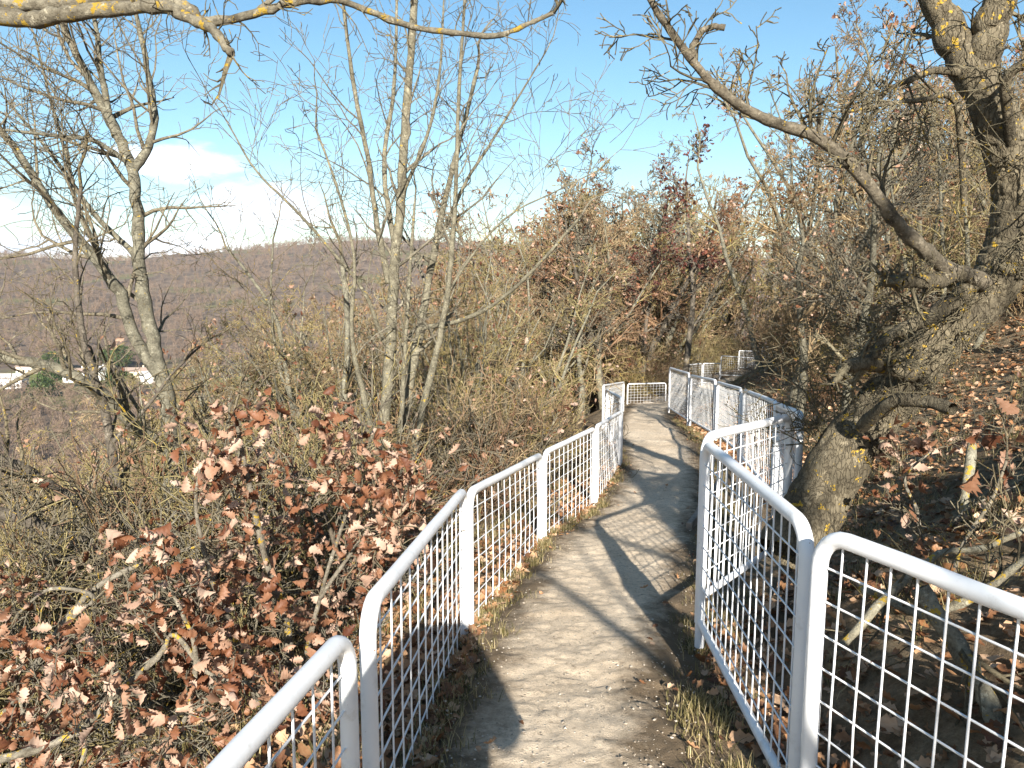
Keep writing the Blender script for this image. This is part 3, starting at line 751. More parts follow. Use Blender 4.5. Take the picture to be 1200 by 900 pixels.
back_tree([(1.38, -4.6, -1.7), (1.4, -4.6, -.6), (1.55, -4.6, .9), (1.9, -4.6, 2.2), (2.3, -4.5, 3.6), (2.5, -4.3, 5.5)], .26,
    [(.3, (.5, .2, .8), 1.8, .06), (.42, (-.25, 0, .9), 2.2, .07), (.5, (.9, -.3, .6), 2.2, .07), (.6, (-.55, .1, .8), 1.9, .05), (.7, (.7, .4, .7), 2.0, .05), (.8, (-.5, 0, .9), 1.5, .04), (.9, (.5, 0, 1), 1.6, .04), (.36, (.6, .5, .35), 1.5, .04), (.48, (-.1, .6, .5), 1.4, .035), (.55, (.3, -.6, .8), 1.7, .04), (.66, (0, .5, .9), 1.6, .04), (.75, (.9, 0, .1), 1.5, .03)],
    'stout bare oak behind the viewer at the edge of the path')
back_tree([(4.2, -2.4, .2), (4.1, -2.3, 1.4), (3.8, -2.2, 2.6), (3.7, -2.0, 4.2)], .13,
    [(.25, (-.7, .3, .6), 1.6, .04), (.45, (.6, .3, .8), 1.6, .04), (.6, (-.6, -.3, .8), 1.5, .04), (.8, (.3, .5, 1), 1.4, .03)],
    'bare tree on the bank right of the viewer, outside the frame', M_PALE)
random.seed(99)

# ------------------------------------------------------------------ thicket of bare trees and shrubs
variants = []
mats = [M_BRUSH, M_BRUSH2, M_BRUSHR, M_BRUSH, M_TWIG, M_BRUSH2]
for i in range(6):
    st = 1 if i % 2 == 0 else 4
    A, B = generic(100 + i, 8.0, .36 if st == 1 else .22, dict(CG, rmin=.0075 if i % 2 else .008), st, 4 if st == 1 else 3, .14, 13 if st == 1 else 9)
    variants.append((A.build('trunk'), B.build('crown'), leaves_at_tips('leaves', B.tips, 2, .13, (.04, .06, .05, .03, .03, .03)[i], .1, HALF_LO), mats[i]))
for a, b, l, m in variants:
    a.materials.append(M_PALE if m is not M_BRUSHR else M_DARK); b.materials.append(m)
    if l: l.materials.append(M_LEAF)
shrubs = []
for i in range(7):
    random.seed(300 + i); B = Tubes(); ns = (38, 46, 30, 44, 34, 50, 36)[i]
    cs = dict(seg=6, wander=.22 if i % 3 else .32, up=.04, rmin=.0045, kids=[5, 5, 4], t0=.15, ang=30 if i % 3 else 46, ratio=.5)
    for s in range(ns):
        a = R() * 6.28; rr = R() ** .5 * .55
        dd = Vector((math.cos(a) * rr * .8, math.sin(a) * rr * .8, 1)).normalized()
        grow(B, Vector((math.cos(a) * rr, math.sin(a) * rr, -.25)), dd, random.uniform(1.2, 2.4), .013, 0, 2, cs)
    me = B.build('stems'); me.materials.append((M_BRUSH, M_BRUSH2, M_BRUSHR, M_BRUSH, M_TWIG, M_BRUSH, M_BRUSH2)[i])
    lv = None
    if i in (1, 2, 5):
        lv = leaves_at_tips('leaves', B.tips, 2, .085, (.0, .08, .14, 0, 0, .07)[i], .05, HALF_LO); lv.materials.append(M_LEAF)
    shrubs.append((me, lv))
random.seed(1234)

SIL = [(-50, 500), (120, 480), (230, 430), (290, 350), (400, 312), (540, 285), (590, 225), (650, 195), (740, 190), (790, 140), (860, 140), (950, 85), (1050, 45), (1250, 20)]
def on_path(x, y, m=.5):
    return float(itp(XLT, y)) - m < x < float(itp(XRT, y)) + m
def proj(x, y, z):
    c_, s_ = math.cos(PITCH), math.sin(PITCH)
    dep = y * c_ - z * s_; upv = y * s_ + z * c_
    return 600 + F * x / dep, 450 - F * upv / dep
def put_tree(x, y, h, label, group, vi=None):
    vi = random.randrange(6) if vi is None else vi
    a, b, l, m = variants[vi]; s = h / 7.2
    root = empty('bare_tree', (x, y, gz(x, y)), R() * 6.28); root.scale = (s, s, s)
    root.rotation_euler = (random.gauss(0, .05), random.gauss(0, .05), R() * 6.28)
    obj('trunk', a, None, root); obj('crown', b, None, root)
    if l and R() < .7: obj('leaves', l, None, root)
    tag(root, label, 'tree', group)
def put_shrub(x, y, h, label, group, vi=None):
    vi = random.randrange(7) if vi is None else vi
    me, lv = shrubs[vi]; s = h / 2.6
    root = empty('bare_shrub', (x, y, gz(x, y)), R() * 6.28); w = s * random.uniform(.9, 1.2); root.scale = (w, w, s)
    obj('stems', me, None, root)
    if lv: obj('leaves', lv, None, root)
    tag(root, label, 'shrub', group)

nt_, ns_ = 0, 0
# tall trees beyond the bend and up the bank
placed = []
tries = 0
while nt_ < 140 and tries < 8000:
    tries += 1
    px = random.uniform(540, 1300); dd = random.uniform(22, 62) if px < 860 else random.uniform(9.5, 45)
    x = (px - 600) / F * dd
    if on_path(x, dd, 1.0) or any((x - a) ** 2 + (dd - b) ** 2 < 1.6 for a, b in placed): continue
    if 785 < px < 930 and dd < 46: continue
    if 6.3 < x < 11.8 and 17 < dd < 32: continue
    if 6.3 < x < 11 and 10 < dd <= 17 and R() < .5: continue
    z = gz(x, dd)
    # keep the view of the path and its fences clear
    bpx, bpy_ = proj(x, dd, z)
    if x < float(itp(XRT, dd)) and dd < 24: continue
    sy = float(np.interp(px, [a for a, b in SIL], [b for a, b in SIL]))
    ty = sy + abs(random.gauss(0, 45)) - 8 + (0 if dd > 30 else 40)
    tz = P(px, ty, dd).z; h = tz - z
    if h < 3.0: continue
    h = min(h, 15 if dd > 25 else 10.5)
    placed.append((x, dd)); nt_ += 1
    if x < float(itp(XLT, dd)): put_tree(x, dd, h, 'bare tree in the thicket below and beyond the bend of the path', 'bare trees in the thicket beyond the bend')
    else: put_tree(x, dd, h, 'bare lichen tinged tree on the wooded bank right of the path', 'bare trees on the right bank')
# shrubs on the right bank and behind the bend
tries = 0; nr = 0
while nr < 85 and tries < 8000:
    tries += 1
    px = random.uniform(790, 1280); dd = random.uniform(6.5, 36); x = (px - 600) / F * dd
    if x < float(itp(XRT, dd)) + 1.3: continue
    if dd < 24 and x < float(itp(XRT, dd)) + 1.9 and R() < .7: continue
    if 785 < px < 925 and 12 < dd: continue
    if dd < 12 and px > 950 and R() < .85: continue
    h = random.uniform(.9, 2.6)
    nr += 1; put_shrub(x, dd, h, 'tangled bare shrub on the right bank among the trees', 'bare shrubs on the right bank', random.choice((1, 2, 3, 5, 6, 0)))
nb = 0; tries = 0
while nb < 45 and tries < 3000:
    tries += 1
    px = random.uniform(690, 900); dd = random.uniform(29, 46); x = (px - 600) / F * dd
    if on_path(x, dd, .6) or x > float(itp(XLT, dd)): continue
    nb += 1; put_shrub(x, dd, random.uniform(2, 4), 'straw coloured shrub in the thicket straight beyond the far railing', 'shrubs beyond the far railing')
# shrubs on the left slope
nl = 0; tries = 0; ntl = 0; nsl = 0
while nl < 380 and tries < 20000:
    tries += 1
    px = random.uniform(-80, 735); dd = 5.5 + 34 * R() ** 1.35; x = (px - 600) / F * dd
    xl = float(itp(XLT, dd))
    if 385 < px < 535 and dd < 9.4: continue
    if x > xl - (1.5 if dd < 12 else 2.1 + .03 * dd): continue
    if x > xl - 2.2 and dd < 9: continue
    if dd < 9.5 and R() < .85: continue
    z = gz(x, dd)
    sy = float(np.interp(px, [a for a, b in SIL], [b for a, b in SIL])) if px < 560 else float(np.interp(px, [560, 620, 735], [310, 290, 320]))
    ty = sy + 8 + abs(random.gauss(0, 70 if dd > 14 else 110)) + (45 if dd < 10 else 0); h = P(px, ty, dd).z - z
    if h < .9 or h > 7.5: h = min(max(h, 1.0), 7.0 if dd > 14 else 4.0)
    if P(px, sy, dd).z - z < .8: continue
    istree = h > 2.9
    if (istree and ntl >= 96) or (not istree and nsl >= 165): continue
    nl += 1; ntl += istree; nsl += not istree
    if istree: put_tree(x, dd, h, 'low bare tree in the brush filling the left slope', 'low bare trees on the left slope', random.choice((1, 3, 5)))
    else: put_shrub(x, dd, h, 'straw brown bare shrub in the dense brush of the left slope', 'bare shrubs on the left slope', random.choice((1, 2, 4, 4, 6)) if px < 330 else None)
for x, y, h, vi in ((1.95, .3, .9, 1), (2.4, .8, 1.0, 5), (2.9, 1.0, .9, 2), (2.2, -.6, 1.0, 1), (1.75, -.3, .8, 5)):  # unseen shrubs, added so their shade darkens the ground at lower right
    put_shrub(x, y, h, 'bare shrub added outside the frame to shade the bank right of the viewer', 'added shade shrubs beside the viewer', vi)
print('trees', nt_, 'right shrubs', nr, 'beyond', nb, 'left', nl)

for k in range(34):
    px = random.uniform(215, 570); dd = random.uniform(15, 38); x = (px - 600) / F * dd
    ty = float(np.interp(px, [215, 300, 400, 570], [420, 355, 325, 290])) + abs(random.gauss(0, 28)); z = gz(x, dd); h = P(px, ty, dd).z - z
    if h < 2: continue
    put_tree(x, dd, h, 'low bare tree in the brush filling the left slope', 'low bare trees on the left slope', random.choice((1, 3, 5, 0)))
for k in range(22):
    px = random.uniform(555, 800); dd = random.uniform(26, 44); x = (px - 600) / F * dd
    if on_path(x, dd, .8): continue
    ty = random.uniform(185, 240) + (60 if px < 620 else 0); z = gz(x, dd)
    put_tree(x, dd, P(px, ty, dd).z - z, 'bare tree in the thicket below and beyond the bend of the path', 'bare trees in the thicket beyond the bend')
for px, dd, ty, lb in ((955, 17, 20, 'tall slender bare tree rising into the sky left of the leaning oak'), (1010, 18, -20, 'tallest fine twigged bare tree just left of the fork of the oak'), (1075, 15, 30, 'bare tree between the two forks of the leaning oak'), (905, 24, 95, 'slim bare tree under the arching oak limb')):
    x = (px - 600) / F * dd; z = gz(x, dd); h = P(px, ty, dd).z - z; put_tree(x, dd, h, lb, None, random.choice((1, 3, 5)))
# the dark red leaved tree on the skyline
for (px, dd, ty, lb) in ((800, 30, 118, 'dark red leaved tree standing out on the skyline above the bend'), (752, 31, 215, 'rusty leaved young tree left of the dark red one')):
    random.seed(int(px)); A, B = generic(int(px), 8, .25, dict(CG, rmin=.008), 1, 3, .11, 13)
    x = (px - 600) / F * dd; z = gz(x, dd); h = P(px, ty, dd).z - z; s = h / 8
    root = empty('leafy_tree', (x, dd, z)); root.scale = (s, s, s)
    obj('trunk', A.build('trunk'), M_DARK, root); obj('crown', B.build('crown'), M_DARK, root)
    tp = [t for t in B.tips if t[0].z > 3.5]
    obj('leaves', leaves_at_tips('leaves', tp, 3, .14, .38, .12, HALF_LO), M_LEAFR, root); tag(root, lb, 'tree')
random.seed(4321)

# ------------------------------------------------------------------ distant wood (one mass), instanced on points
def low_crown(i):
    random.seed(500 + i); A, B = generic(500 + i, 6.5, .5, dict(CG, rmin=.03, seg=5, kids=[4, 5, 4]), 1, 3, .12, 8)
    B.items += A.items; me = B.build('far_tree'); return me
M_FAR = bark_mat('far_wood', (.11, .08, .06), (.30, .22, .165), .05, .8)
fm = low_crown(0); fm.materials.append(M_FAR)
src = bpy.data.objects.new('far_tree_source', fm)
pts = []
while len(pts) < 15000:
    px = random.uniform(-150, 900)
    r = 42 + 1650 * R() ** 1.5
    x = (px - 600) / F * r
    if x > float(itp(XLT, r)) - 12: continue
    if 335 < r < 425 and x > -340 and x < -80: continue
    pts.append((x, r))
pts = np.array(pts); pz = height(pts[:, 0], pts[:, 1], False)
pm = bpy.data.meshes.new('distant_wood'); pm.vertices.add(len(pts)); pm.vertices.foreach_set('co', np.column_stack([pts, pz]).astype(np.float32).ravel())
sa = pm.attributes.new('sc', 'FLOAT', 'POINT'); rr = np.hypot(pts[:, 0], pts[:, 1])
sa.data.foreach_set('value', (rng.uniform(.6, 1.1, len(pts)) * np.interp(rr, [40, 100, 400, 1700], [.75, .85, 1.2, 2.1])).astype(np.float32))
wo = obj('distant_wood', pm); tag(wo, 'bare woodland covering the valley side and the far hill', 'woodland', kind='stuff')
ng = bpy.data.node_groups.new('scatter', 'GeometryNodeTree')
ng.interface.new_socket('Geometry', in_out='INPUT', socket_type='NodeSocketGeometry'); ng.interface.new_socket('Geometry', in_out='OUTPUT', socket_type='NodeSocketGeometry')
gi = ng.nodes.new('NodeGroupInput'); go = ng.nodes.new('NodeGroupOutput')
ip = ng.nodes.new('GeometryNodeInstanceOnPoints'); oi = ng.nodes.new('GeometryNodeObjectInfo'); oi.inputs['Object'].default_value = src
na = ng.nodes.new('GeometryNodeInputNamedAttribute'); na.data_type = 'FLOAT'; na.inputs['Name'].default_value = 'sc'
rn = ng.nodes.new('FunctionNodeRandomValue'); rn.data_type = 'FLOAT_VECTOR'; rn.inputs[0].default_value = (0, 0, 0); rn.inputs[1].default_value = (.1, .1, 6.28)
ng.links.new(gi.outputs[0], ip.inputs['Points']); ng.links.new(oi.outputs['Geometry'], ip.inputs['Instance'])
ng.links.new(rn.outputs[0], ip.inputs['Rotation']); ng.links.new(na.outputs['Attribute'], ip.inputs['Scale']); ng.links.new(ip.outputs[0], go.inputs[0])
md = wo.modifiers.new('scatter', 'NODES'); md.node_group = ng

# green trees and houses in the valley
M_GREEN = leaf_mat('evergreen', [(0, (.02, .04, .012)), (1, (.09, .12, .03))], .2)
M_WALLW = plain('house_white', (.72, .70, .66), .8, .05); M_WALLC = plain('house_cream', (.6, .5, .36), .8, .08)
M_ROOF = plain('roof_tile', (.27, .20, .16), .85, .3); M_ROOFG = plain('roof_grey', (.38, .36, .34), .8, .2); M_GLASS = plain('window_dark', (.03, .035, .04), .2, .1)
def box_mesh(name, x0, x1, y0, y1, z0, z1):
    v = [(x, y, z) for z in (z0, z1) for x, y in ((x0, y0), (x1, y0), (x1, y1), (x0, y1))]
    me = bpy.data.meshes.new(name); me.from_pydata(v, [], [(0, 3, 2, 1), (4, 5, 6, 7), (0, 1, 5, 4), (1, 2, 6, 5), (2, 3, 7, 6), (3, 0, 4, 7)]); me.update(); return me
def house(px, dd, w, dp, h, rot, wall, roof, label):
    w *= .8; dp *= .8; h *= .78
    x = (px - 600) / F * dd; z = gz(x, dd)
    r = empty('house', (x, dd, z), rot)
    obj('wall', box_mesh('wall', -w / 2, w / 2, -dp / 2, dp / 2, -1.5, h), wall, r)
    e_ = .5; rh = dp * .3
    v = [(-w / 2 - e_, -dp / 2 - e_, h + .01), (w / 2 + e_, -dp / 2 - e_, h + .01), (w / 2 + e_, dp / 2 + e_, h + .01), (-w / 2 - e_, dp / 2 + e_, h + .01), (-w / 2 - e_, 0, h + rh), (w / 2 + e_, 0, h + rh)]
    me = bpy.data.meshes.new('roof'); me.from_pydata(v, [], [(0, 1, 5, 4), (2, 3, 4, 5), (0, 4, 3), (1, 2, 5), (0, 3, 2, 1)]); me.update()
    ro = obj('roof', me, roof, r)
    obj('chimney', box_mesh('chimney', w * .2, w * .2 + .7, .8, 1.5, h + rh * .3, h + rh + .8), wall, ro)
    nw = max(2, int(w / 3)); 
    for fl in range(max(1, int(h / 2.9))):
        for k in range(nw):
            cx = -w / 2 + w * (k + .5) / nw
            obj('window', box_mesh('window', cx - .55, cx + .55, -dp / 2 - .06, -dp / 2 + .1, 1 + fl * 2.8, 2.3 + fl * 2.8), M_GLASS, r)
    tag(r, label, 'house')
house(6, 350, 17, 9, 6, .15, M_WALLW, M_ROOFG, 'large white house at the left edge of the valley')
house(86, 372, 14, 8, 6, .4, M_WALLW, M_ROOF, 'white house with tiled roof seen behind the forked tree, left of the next one')
house(112, 380, 11, 9, 6, -.3, M_WALLW, M_ROOFG, 'white house with grey roof right beside the tiled one')
house(158, 390, 15, 8, 4, .1, M_WALLC, M_ROOF, 'low cream house right of the white pair in the valley')
house(172, 366, 10, 8, 5, .5, M_WALLW, M_ROOFG, 'small white house in front of the low cream one')
house(30, 400, 12, 8, 5, -.2, M_WALLC, M_ROOF, 'cream house with tiled roof behind the large white one at the left edge')
def green_tree(px, dd, h, w, label, conic):
    x = (px - 600) / F * dd; z = gz(x, dd)
    r = empty('evergreen_tree', (x, dd, z)); T = Tubes(); T.add([Vector((0, 0, -.5)), Vector((.1, 0, h * .4)), Vector((0, .1, h * .9))], [.3, .22, .06], 6); obj('trunk', T.build('trunk'), M_DARK, r)
    n = 1500; t = rng.random(n); ph = rng.uniform(0, 6.28, n)
    rad = (w * (1 - t) if conic else w * np.sqrt(np.clip(1 - (2 * t - 1) ** 2, 0, 1))) * (.6 + .4 * rng.random(n)) * (1 + .35 * np.sin(ph * 3 + t * 9))
    ps = np.stack([rad * np.cos(ph), rad * np.sin(ph), h * (.15 + .85 * t)], 1)
    obj('crown', leaf_mesh('crown', ps, rng.uniform(.5, 1.2, n), .3, HALF_LO, curl=.3), M_GREEN, r); tag(r, label, 'tree')
for i, (px, dd, h, w, lb, cn_) in enumerate([
    (52, 340, 9, 5, 'round green tree left of the white houses', False), (124, 330, 10, 3, 'dark pointed conifer in front of the white houses', True),
    (140, 335, 9, 4, 'bright green tree right of the pointed conifer', False), (60, 410, 10, 6, 'broad green tree behind the white houses', False),
    (140, 420, 13, 6, 'green tree behind the low cream house', False), (45, 318, 8, 5, 'low green tree below the large white house', False), (128, 425, 12, 5, 'darker green tree farthest behind the houses', False)]):
    green_tree(px, dd, h, w, lb, cn_)

# ------------------------------------------------------------------ brown leaved oak scrub, bottom left
CS = dict(seg=6, wander=.24, up=.03, rmin=.0028, kids=[5, 5, 4, 3], t0=.2, ang=50, ratio=.55)
M_SCRUB = bark_mat('bark_scrub', (.11, .095, .07), (.33, .30, .24), 1.0, 10.0)
def scrub(name, stems, label, n, L, per=4, size=.085, frac=.8, mb=M_SCRUB, clear=None, maxl=3):
    A, B = Tubes(), Tubes()
    for pix, a, b in stems:
        l = limb(A, pix, a, b, 9, .12); sprout(B, l, n, L, CS, 1, maxl, .25, Vector((0, 0, .1)))
    tips = B.tips
    if clear: tips = [t for t in tips if clear(*proj(*t[0])) and t[0].y > 1.5]
    lv = leaves_at_tips('leaves', tips, per, size, frac, .05)
    b0 = P(*stems[0][0][0]); finish(name, A, B, mb, M_TWIG, (b0.x, b0.y, gz(b0.x, b0.y)), label, 'shrub', lv)
def ok_left(px, py): return px < 505 and py > 450 + max(0, (300 - px)) * .5
scrub('oak_shrub', [([(330, 1000, 3.9), (325, 880, 3.8), (340, 760, 3.7), (310, 650, 3.7), (290, 560, 3.7), (275, 480, 3.7)], .032, .008),
      ([(330, 1000, 3.9), (350, 820, 3.8), (375, 700, 3.8), (400, 620, 3.8), (420, 560, 3.8)], .02, .006),
      ([(375, 700, 3.8), (410, 650, 3.85), (440, 610, 3.9), (462, 590, 3.9)], .012, .005),
      ([(325, 880, 3.8), (280, 760, 3.7), (250, 680, 3.6), (230, 600, 3.6), (235, 540, 3.6)], .022, .006)],
      'oak shrub thick with pale rust leaves between the near fence and the forked tree', 6, .45, 8, .078, .15, clear=ok_left)
scrub('oak_shrub', [([(120, 1060, 3.4), (150, 960, 3.2), (210, 860, 3.1), (230, 770, 3.0), (205, 700, 3.0)], .02, .007),
      ([(-60, 905, 2.9), (20, 885, 2.9), (90, 858, 2.9), (135, 815, 2.95), (185, 770, 3.0), (205, 745, 3.0), (245, 790, 3.0), (290, 800, 3.0)], .02, .007),
      ([(150, 960, 3.2), (240, 890, 3.0), (300, 850, 3.0), (350, 830, 3.1), (380, 800, 3.2)], .018, .006),
      ([(60, 1060, 3.3), (60, 940, 3.2), (100, 880, 3.2), (60, 820, 3.3)], .02, .007), ([(-40, 1040, 3.2), (0, 940, 3.2), (30, 880, 3.3), (20, 800, 3.4)], .02, .007)],
      'low sprawling oak shrub with lichened limbs filling the bottom left corner', 8, .42, 6, .074, .13, clear=ok_left)
scrub('oak_shrub', [([(-40, 900, 4.0), (30, 800, 3.9), (80, 730, 3.9), (110, 700, 3.9), (60, 690, 3.9), (20, 720, 3.9)], .019, .007),
      ([(30, 800, 3.9), (100, 700, 4.0), (170, 660, 4.1), (230, 640, 4.2)], .022, .008)],
      'sparse leaved oak shrub at the left edge above the sprawling one', 8, .42, 4, .074, .12, clear=lambda x, y: y > 640)
scrub('oak_shrub', [([(440, 960, 4.6), (440, 800, 4.6), (430, 720, 4.7), (400, 660, 4.8), (380, 600, 4.9)], .04, .010),
      ([(440, 800, 4.6), (470, 700, 4.8), (455, 640, 4.9)], .03, .010)],
      'dark oak shrub with a few rusty leaves below the many stemmed tree', 9, .5, 3, .075, .30, M_DARK, clear=lambda x, y: x < 500 and y > 540)

# brambly oak seedlings and fallen boughs right of the fence
def ok_r(px, py): return py > 470
scrub('oak_sapling', [([(1150, 1000, 3.4), (1160, 860, 3.3), (1130, 760, 3.3), (1120, 660, 3.4), (1160, 590, 3.5), (1180, 540, 3.5)], .02, .006)],
      'young oak with big dry orange leaves at the right edge behind the near railing', 5, .36, 2, .11, .07, clear=ok_r)
scrub('oak_sapling', [([(1080, 660, 4.2), (1075, 600, 4.2), (1060, 560, 4.2), (1090, 530, 4.2)], .014, .005), ([(1080, 660, 4.2), (1130, 600, 4.2), (1190, 570, 4.2)], .013, .005)],
      'small oak seedling with curled brown leaves right of the leaning trunk', 4, .25, 2, .10, .2, clear=ok_r)
def bough(pix, a, b, n, L, label, m=M_PALE):
    A, B = Tubes(), Tubes(); l = limb(A, pix, a, b, 10, .12); sprout(B, l, n, L, CS, 2, 3, .2, Vector((0, 0, 0)))
    b0 = P(*pix[0]); finish('fallen_bough', A, B, m, M_TWIGY, (b0.x, b0.y, b0.z), label, 'branch')
M_LICH = bark_mat('bark_lichen', (.15, .13, .09), (.36, .34, .26), 1.1, 9.0)
bough([(1080, 690, 2.62), (1110, 740, 2.54), (1140, 790, 2.46), (1165, 840, 2.38), (1190, 930, 2.30)], .035, .03, 7, .4, 'yellow lichened bough leaning behind the nearest right railing', M_LICH)
bough([(1010, 690, 3.20), (1040, 700, 3.03), (1080, 720, 2.87), (1140, 700, 2.79), (1210, 650, 2.71)], .022, .015, 8, .4, 'thin grey bough lying across the ground behind the nearest right railing', M_LICH)
bough([(985, 760, 2.5), (1040, 700, 2.6), (1100, 650, 2.8), (1160, 640, 2.9), (1240, 600, 3.0)], .016, .01, 9, .35, 'forked yellowish bough seen through the mesh of the nearest right panel', M_LICH)
bough([(1140, 520, 4.6), (1130, 600, 4.3), (1150, 660, 4.2), (1145, 720, 4.0)], .03, .02, 8, .45, 'upright lichened dead stem right of the leaning trunk', M_LICH)

# ------------------------------------------------------------------ leaf litter, grass, dead stalks
def scatter_xy(n, fn):
    out = []
    while len(out) < n:
        q = fn()
        if q: out.append(q)
    return np.array(out)
def fl():
    y = 1.8 + 12 * R() ** 1.3; xl = float(itp(XLT, y)); x = xl + .1 - 7 * R() ** 1.5
    return (x, y)
def fr_():
    y = 1.2 + 20 * R() ** 1.2; xr = float(itp(XRT, y)); x = xr - .12 + 7 * R() ** 1.2
    return (x, y)
def fp():
    y = 1.8 + 14 * R(); a = float(itp(PL, y)); b = float(itp(PR, y)); e = random.expovariate(9)
    x = a + e - .15 if R() < .5 else b - e + .15
    return (x, y)
for nm, fn, n, lb in (('leaf_litter', fl, 17000, 'fallen brown oak leaves on the slope left of the fence'), ('leaf_litter', fr_, 26000, 'fallen oak leaves on the bank right of the fence'), ('leaf_litter', fp, 500, 'a few dry leaves blown along the path edges')):
    q = scatter_xy(n, fn); z = height(q[:, 0], q[:, 1]) + (.04 if fn is fp else .012) + .02 * rng.random(n)
    o = obj(nm, leaf_mesh(nm, np.column_stack([q, z]), rng.uniform(.04, .095, n) * (1 if fn is not fp else .6), 2.5, HALF_LO, curl=.7, flat=True), M_LITTER)
    tag(o, lb, 'leaves', kind='stuff')

def blades(name, pos, L, label, per=1, lean=.5, w=.0022):
    n = len(pos); pos = np.asarray(pos)
    a = rng.uniform(0, 6.28, n); dr = np.stack([np.cos(a), np.sin(a), a * 0], 1); sd = np.stack([-np.sin(a), np.cos(a), a * 0], 1)
    ln = L * rng.uniform(.4, 1.2, n)[:, None]; le = rng.uniform(.1, 1.1, n)[:, None] * lean
    rows = []
    for t, ww in ((0, 1), (.35, .9), (.7, .6), (1, .1)):
        c_ = pos + dr * ln * le * t ** 1.8 + np.array([0, 0, 1]) * ln * t * (1 - .4 * le * t)
        rows += [c_ + sd * w * ww, c_ - sd * w * ww]
    V = np.stack(rows, 1).reshape(-1, 3)
    f = np.array([(0, 1, 3, 2), (2, 3, 5, 4), (4, 5, 7, 6)]); Fq = (np.arange(n)[:, None, None] * 8 + f[None]).reshape(-1, 4)
    tint = np.repeat(np.clip(rng.normal(.55, .3, n), 0, 1), 8)
    o = obj(name, mesh_np(name, V, Fq, False, {'tint': tint}), M_GRASS); tag(o, label, 'grass', kind='stuff')
def tufts(n, fn, per, rad):
    out = []
    for _ in range(n):
        x, y = fn(); k = int(per * random.uniform(.4, 1.4))
        for j in range(k):
            xx = x + random.gauss(0, rad); yy = y + random.gauss(0, rad); out.append((xx, yy))
    out = np.array(out); return np.column_stack([out, height(out[:, 0], out[:, 1]) - .004])
def ledge():
    y = 1.6 + 11 * R(); return (float(itp(XLT, y)) + random.gauss(.10, .07), y)
def redge():
    y = 1.6 + 17 * R(); return (float(itp(PR, y)) + abs(random.gauss(.05, .16)), y)
def rbank():
    y = 3 + 30 * R() ** 1.2; return (float(itp(XRT, y)) + .3 + abs(random.gauss(0, 1.6)), y)
def lbank():
    y = 2.5 + 12 * R(); return (float(itp(XLT, y)) - .2 - abs(random.gauss(0, 1.5)), y)
blades('grass', tufts(240, ledge, 42, .035), .085, 'short grass along the foot of the left fence', lean=.7)
blades('grass', tufts(420, redge, 34, .04), .075, 'grass tufts along the shaded right side of the path', lean=.8)
blades('grass', tufts(900, rbank, 30, .05), .15, 'dry tussock grass on the bank right of the fence', lean=1.1, w=.0018)
blades('grass', tufts(350, lbank, 34, .05), .18, 'thin dry grass on the slope left of the fence', lean=1.0, w=.003)

# dead twigs lying about both slopes (uncountable)
T = Tubes()
CD = dict(seg=5, wander=.2, up=.0, rmin=.002, kids=[3, 3], t0=.2, ang=45, ratio=.5)
for k in range(800):
    s = R() < .5
    x, y = (fl() if s else fr_())
    if s and x > float(itp(XLT, y)) - 1.0: continue
    if not s and (x < float(itp(XRT, y)) + .9 or (y < 6 and R() < .6)): continue
    z = gz(x, y) + .03; a = R() * 6.28
    grow(T, Vector((x, y, z)), Vector((math.cos(a), math.sin(a), random.uniform(.05, .9))).normalized(), random.uniform(.3, 1.0), .0045, 0, 2, CD)
o = obj('brushwood', T.build('brushwood'), M_TWIG); tag(o, 'dead twigs and brush lying on the slopes beside the path', 'brushwood', kind='stuff')

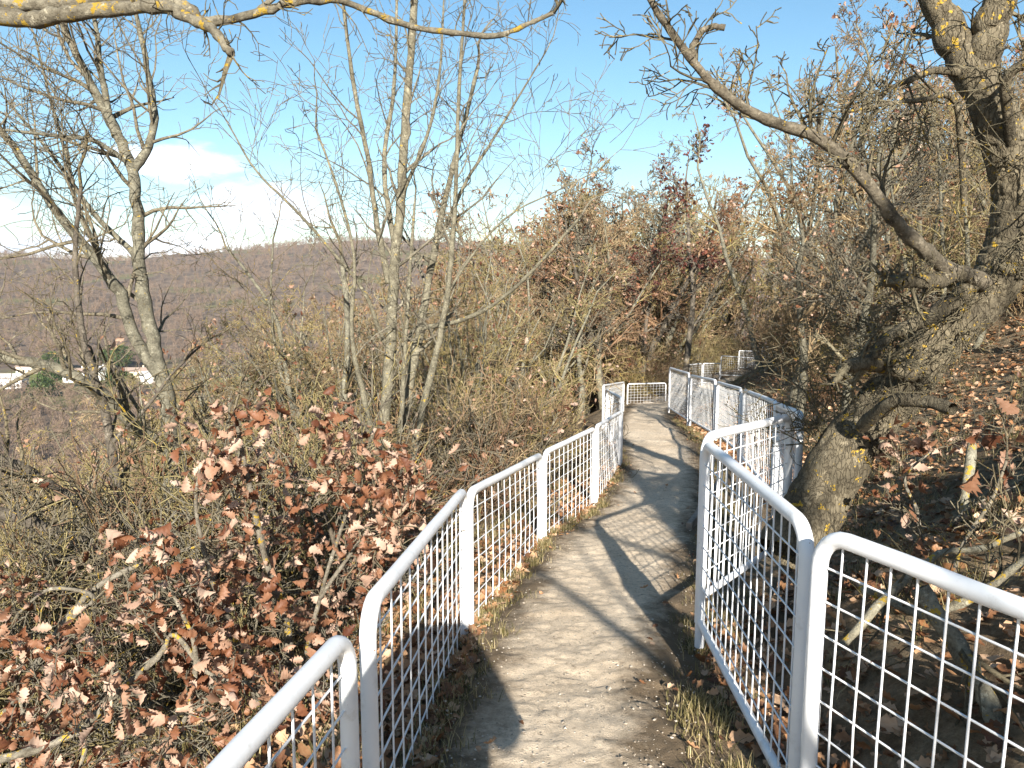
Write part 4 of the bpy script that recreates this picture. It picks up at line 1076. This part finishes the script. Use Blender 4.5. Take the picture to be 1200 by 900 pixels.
# ------------------------------------------------------------------ the photographer (stands behind the viewpoint, throws the shadow)
PW = 1.4
def person():
    gzf = gz(-.13, -.36)
    V = []; E = []; Rr = []
    def v(x, y, z, r, par=None):
        V.append((x, y, z)); Rr.append(r); i = len(V) - 1
        if par is not None: E.append((par, i))
        return i
    X, Y = -.13, -.36; top = .13
    H = top - gzf; k = H / 1.7
    def zz(h): return gzf + h * k
    pel = v(X, Y, zz(.93), .155); wa = v(X, Y, zz(1.08), .14, pel); ch = v(X, Y - .01, zz(1.28), .165, wa); up = v(X, Y - .01, zz(1.40), .12, ch)
    ne = v(X, Y + .01, zz(1.47), .058, up); he = v(X, Y + .04, zz(1.56), .088, ne); ht = v(X, Y + .04, zz(1.64), .085, he)
    for s in (-1, 1):
        hp = v(X + s * .10, Y, zz(.86), .105, pel); kn = v(X + s * .115, Y + .03, zz(.48), .065, hp); an = v(X + s * .12, Y, zz(.09), .045, kn); v(X + s * .13, Y + .15, zz(.035), .036, an)
        sh = v(X + s * .19, Y, zz(1.37), .065, up); el = v(X + s * .27, Y + .12, zz(1.17), .05, sh); wr = v(X + s * .12, Y + .22, zz(1.44), .034, el); pa = v(X + s * .085, Y + .23, zz(1.50), .034, wr)
        for j in range(4): 
            f = v(X + s * (.075 - .002 * j), Y + .245 + .004 * j, zz(1.50 + .022 * (j - 1)), .010, pa); v(X + s * .04, Y + .26, zz(1.505 + .02 * (j - 1)), .008, f)
        v(X + s * .05, Y + .215, zz(1.475), .010, pa)
    me = bpy.data.meshes.new('body'); me.from_pydata(V, E, []); me.update()
    o = obj('person', me, plain('jacket_cloth', (.06, .08, .13), .9, .2))
    md = o.modifiers.new('skin', 'SKIN')
    if not me.skin_vertices: 
        bpy.context.view_layer.objects.active = o
    if me.skin_vertices:
        for i, sv in enumerate(me.skin_vertices[0].data): sv.radius = (Rr[i] * PW, Rr[i] * PW); sv.use_root = (i == 0)
    sb = o.modifiers.new('sub', 'SUBSURF'); sb.levels = 1; sb.render_levels = 2
    tag(o, 'photographer in dark clothes standing on the path, arms raised to take the picture', 'person')
    return o, len(me.skin_vertices)
print('person skin layers', person()[1])

# ------------------------------------------------------------------ the air
m = bpy.data.materials.new('haze'); m.use_nodes = True; hn = m.node_tree
hn.nodes.remove(hn.nodes['Principled BSDF'])
pv_ = hn.nodes.new('ShaderNodeVolumePrincipled'); pv_.inputs['Color'].default_value = (.75, .85, 1, 1); pv_.inputs['Density'].default_value = HAZE; pv_.inputs['Anisotropy'].default_value = 0
hn.links.new(pv_.outputs[0], hn.nodes['Material Output'].inputs['Volume'])
hz = obj('haze', box_mesh('haze', -3900, 3900, -400, 3900, float(gh.min()) - 1, max(float(gh.max()), 120) + 25), m); tag(hz, kind='stuff')
SC.cycles.volume_bounces = 0
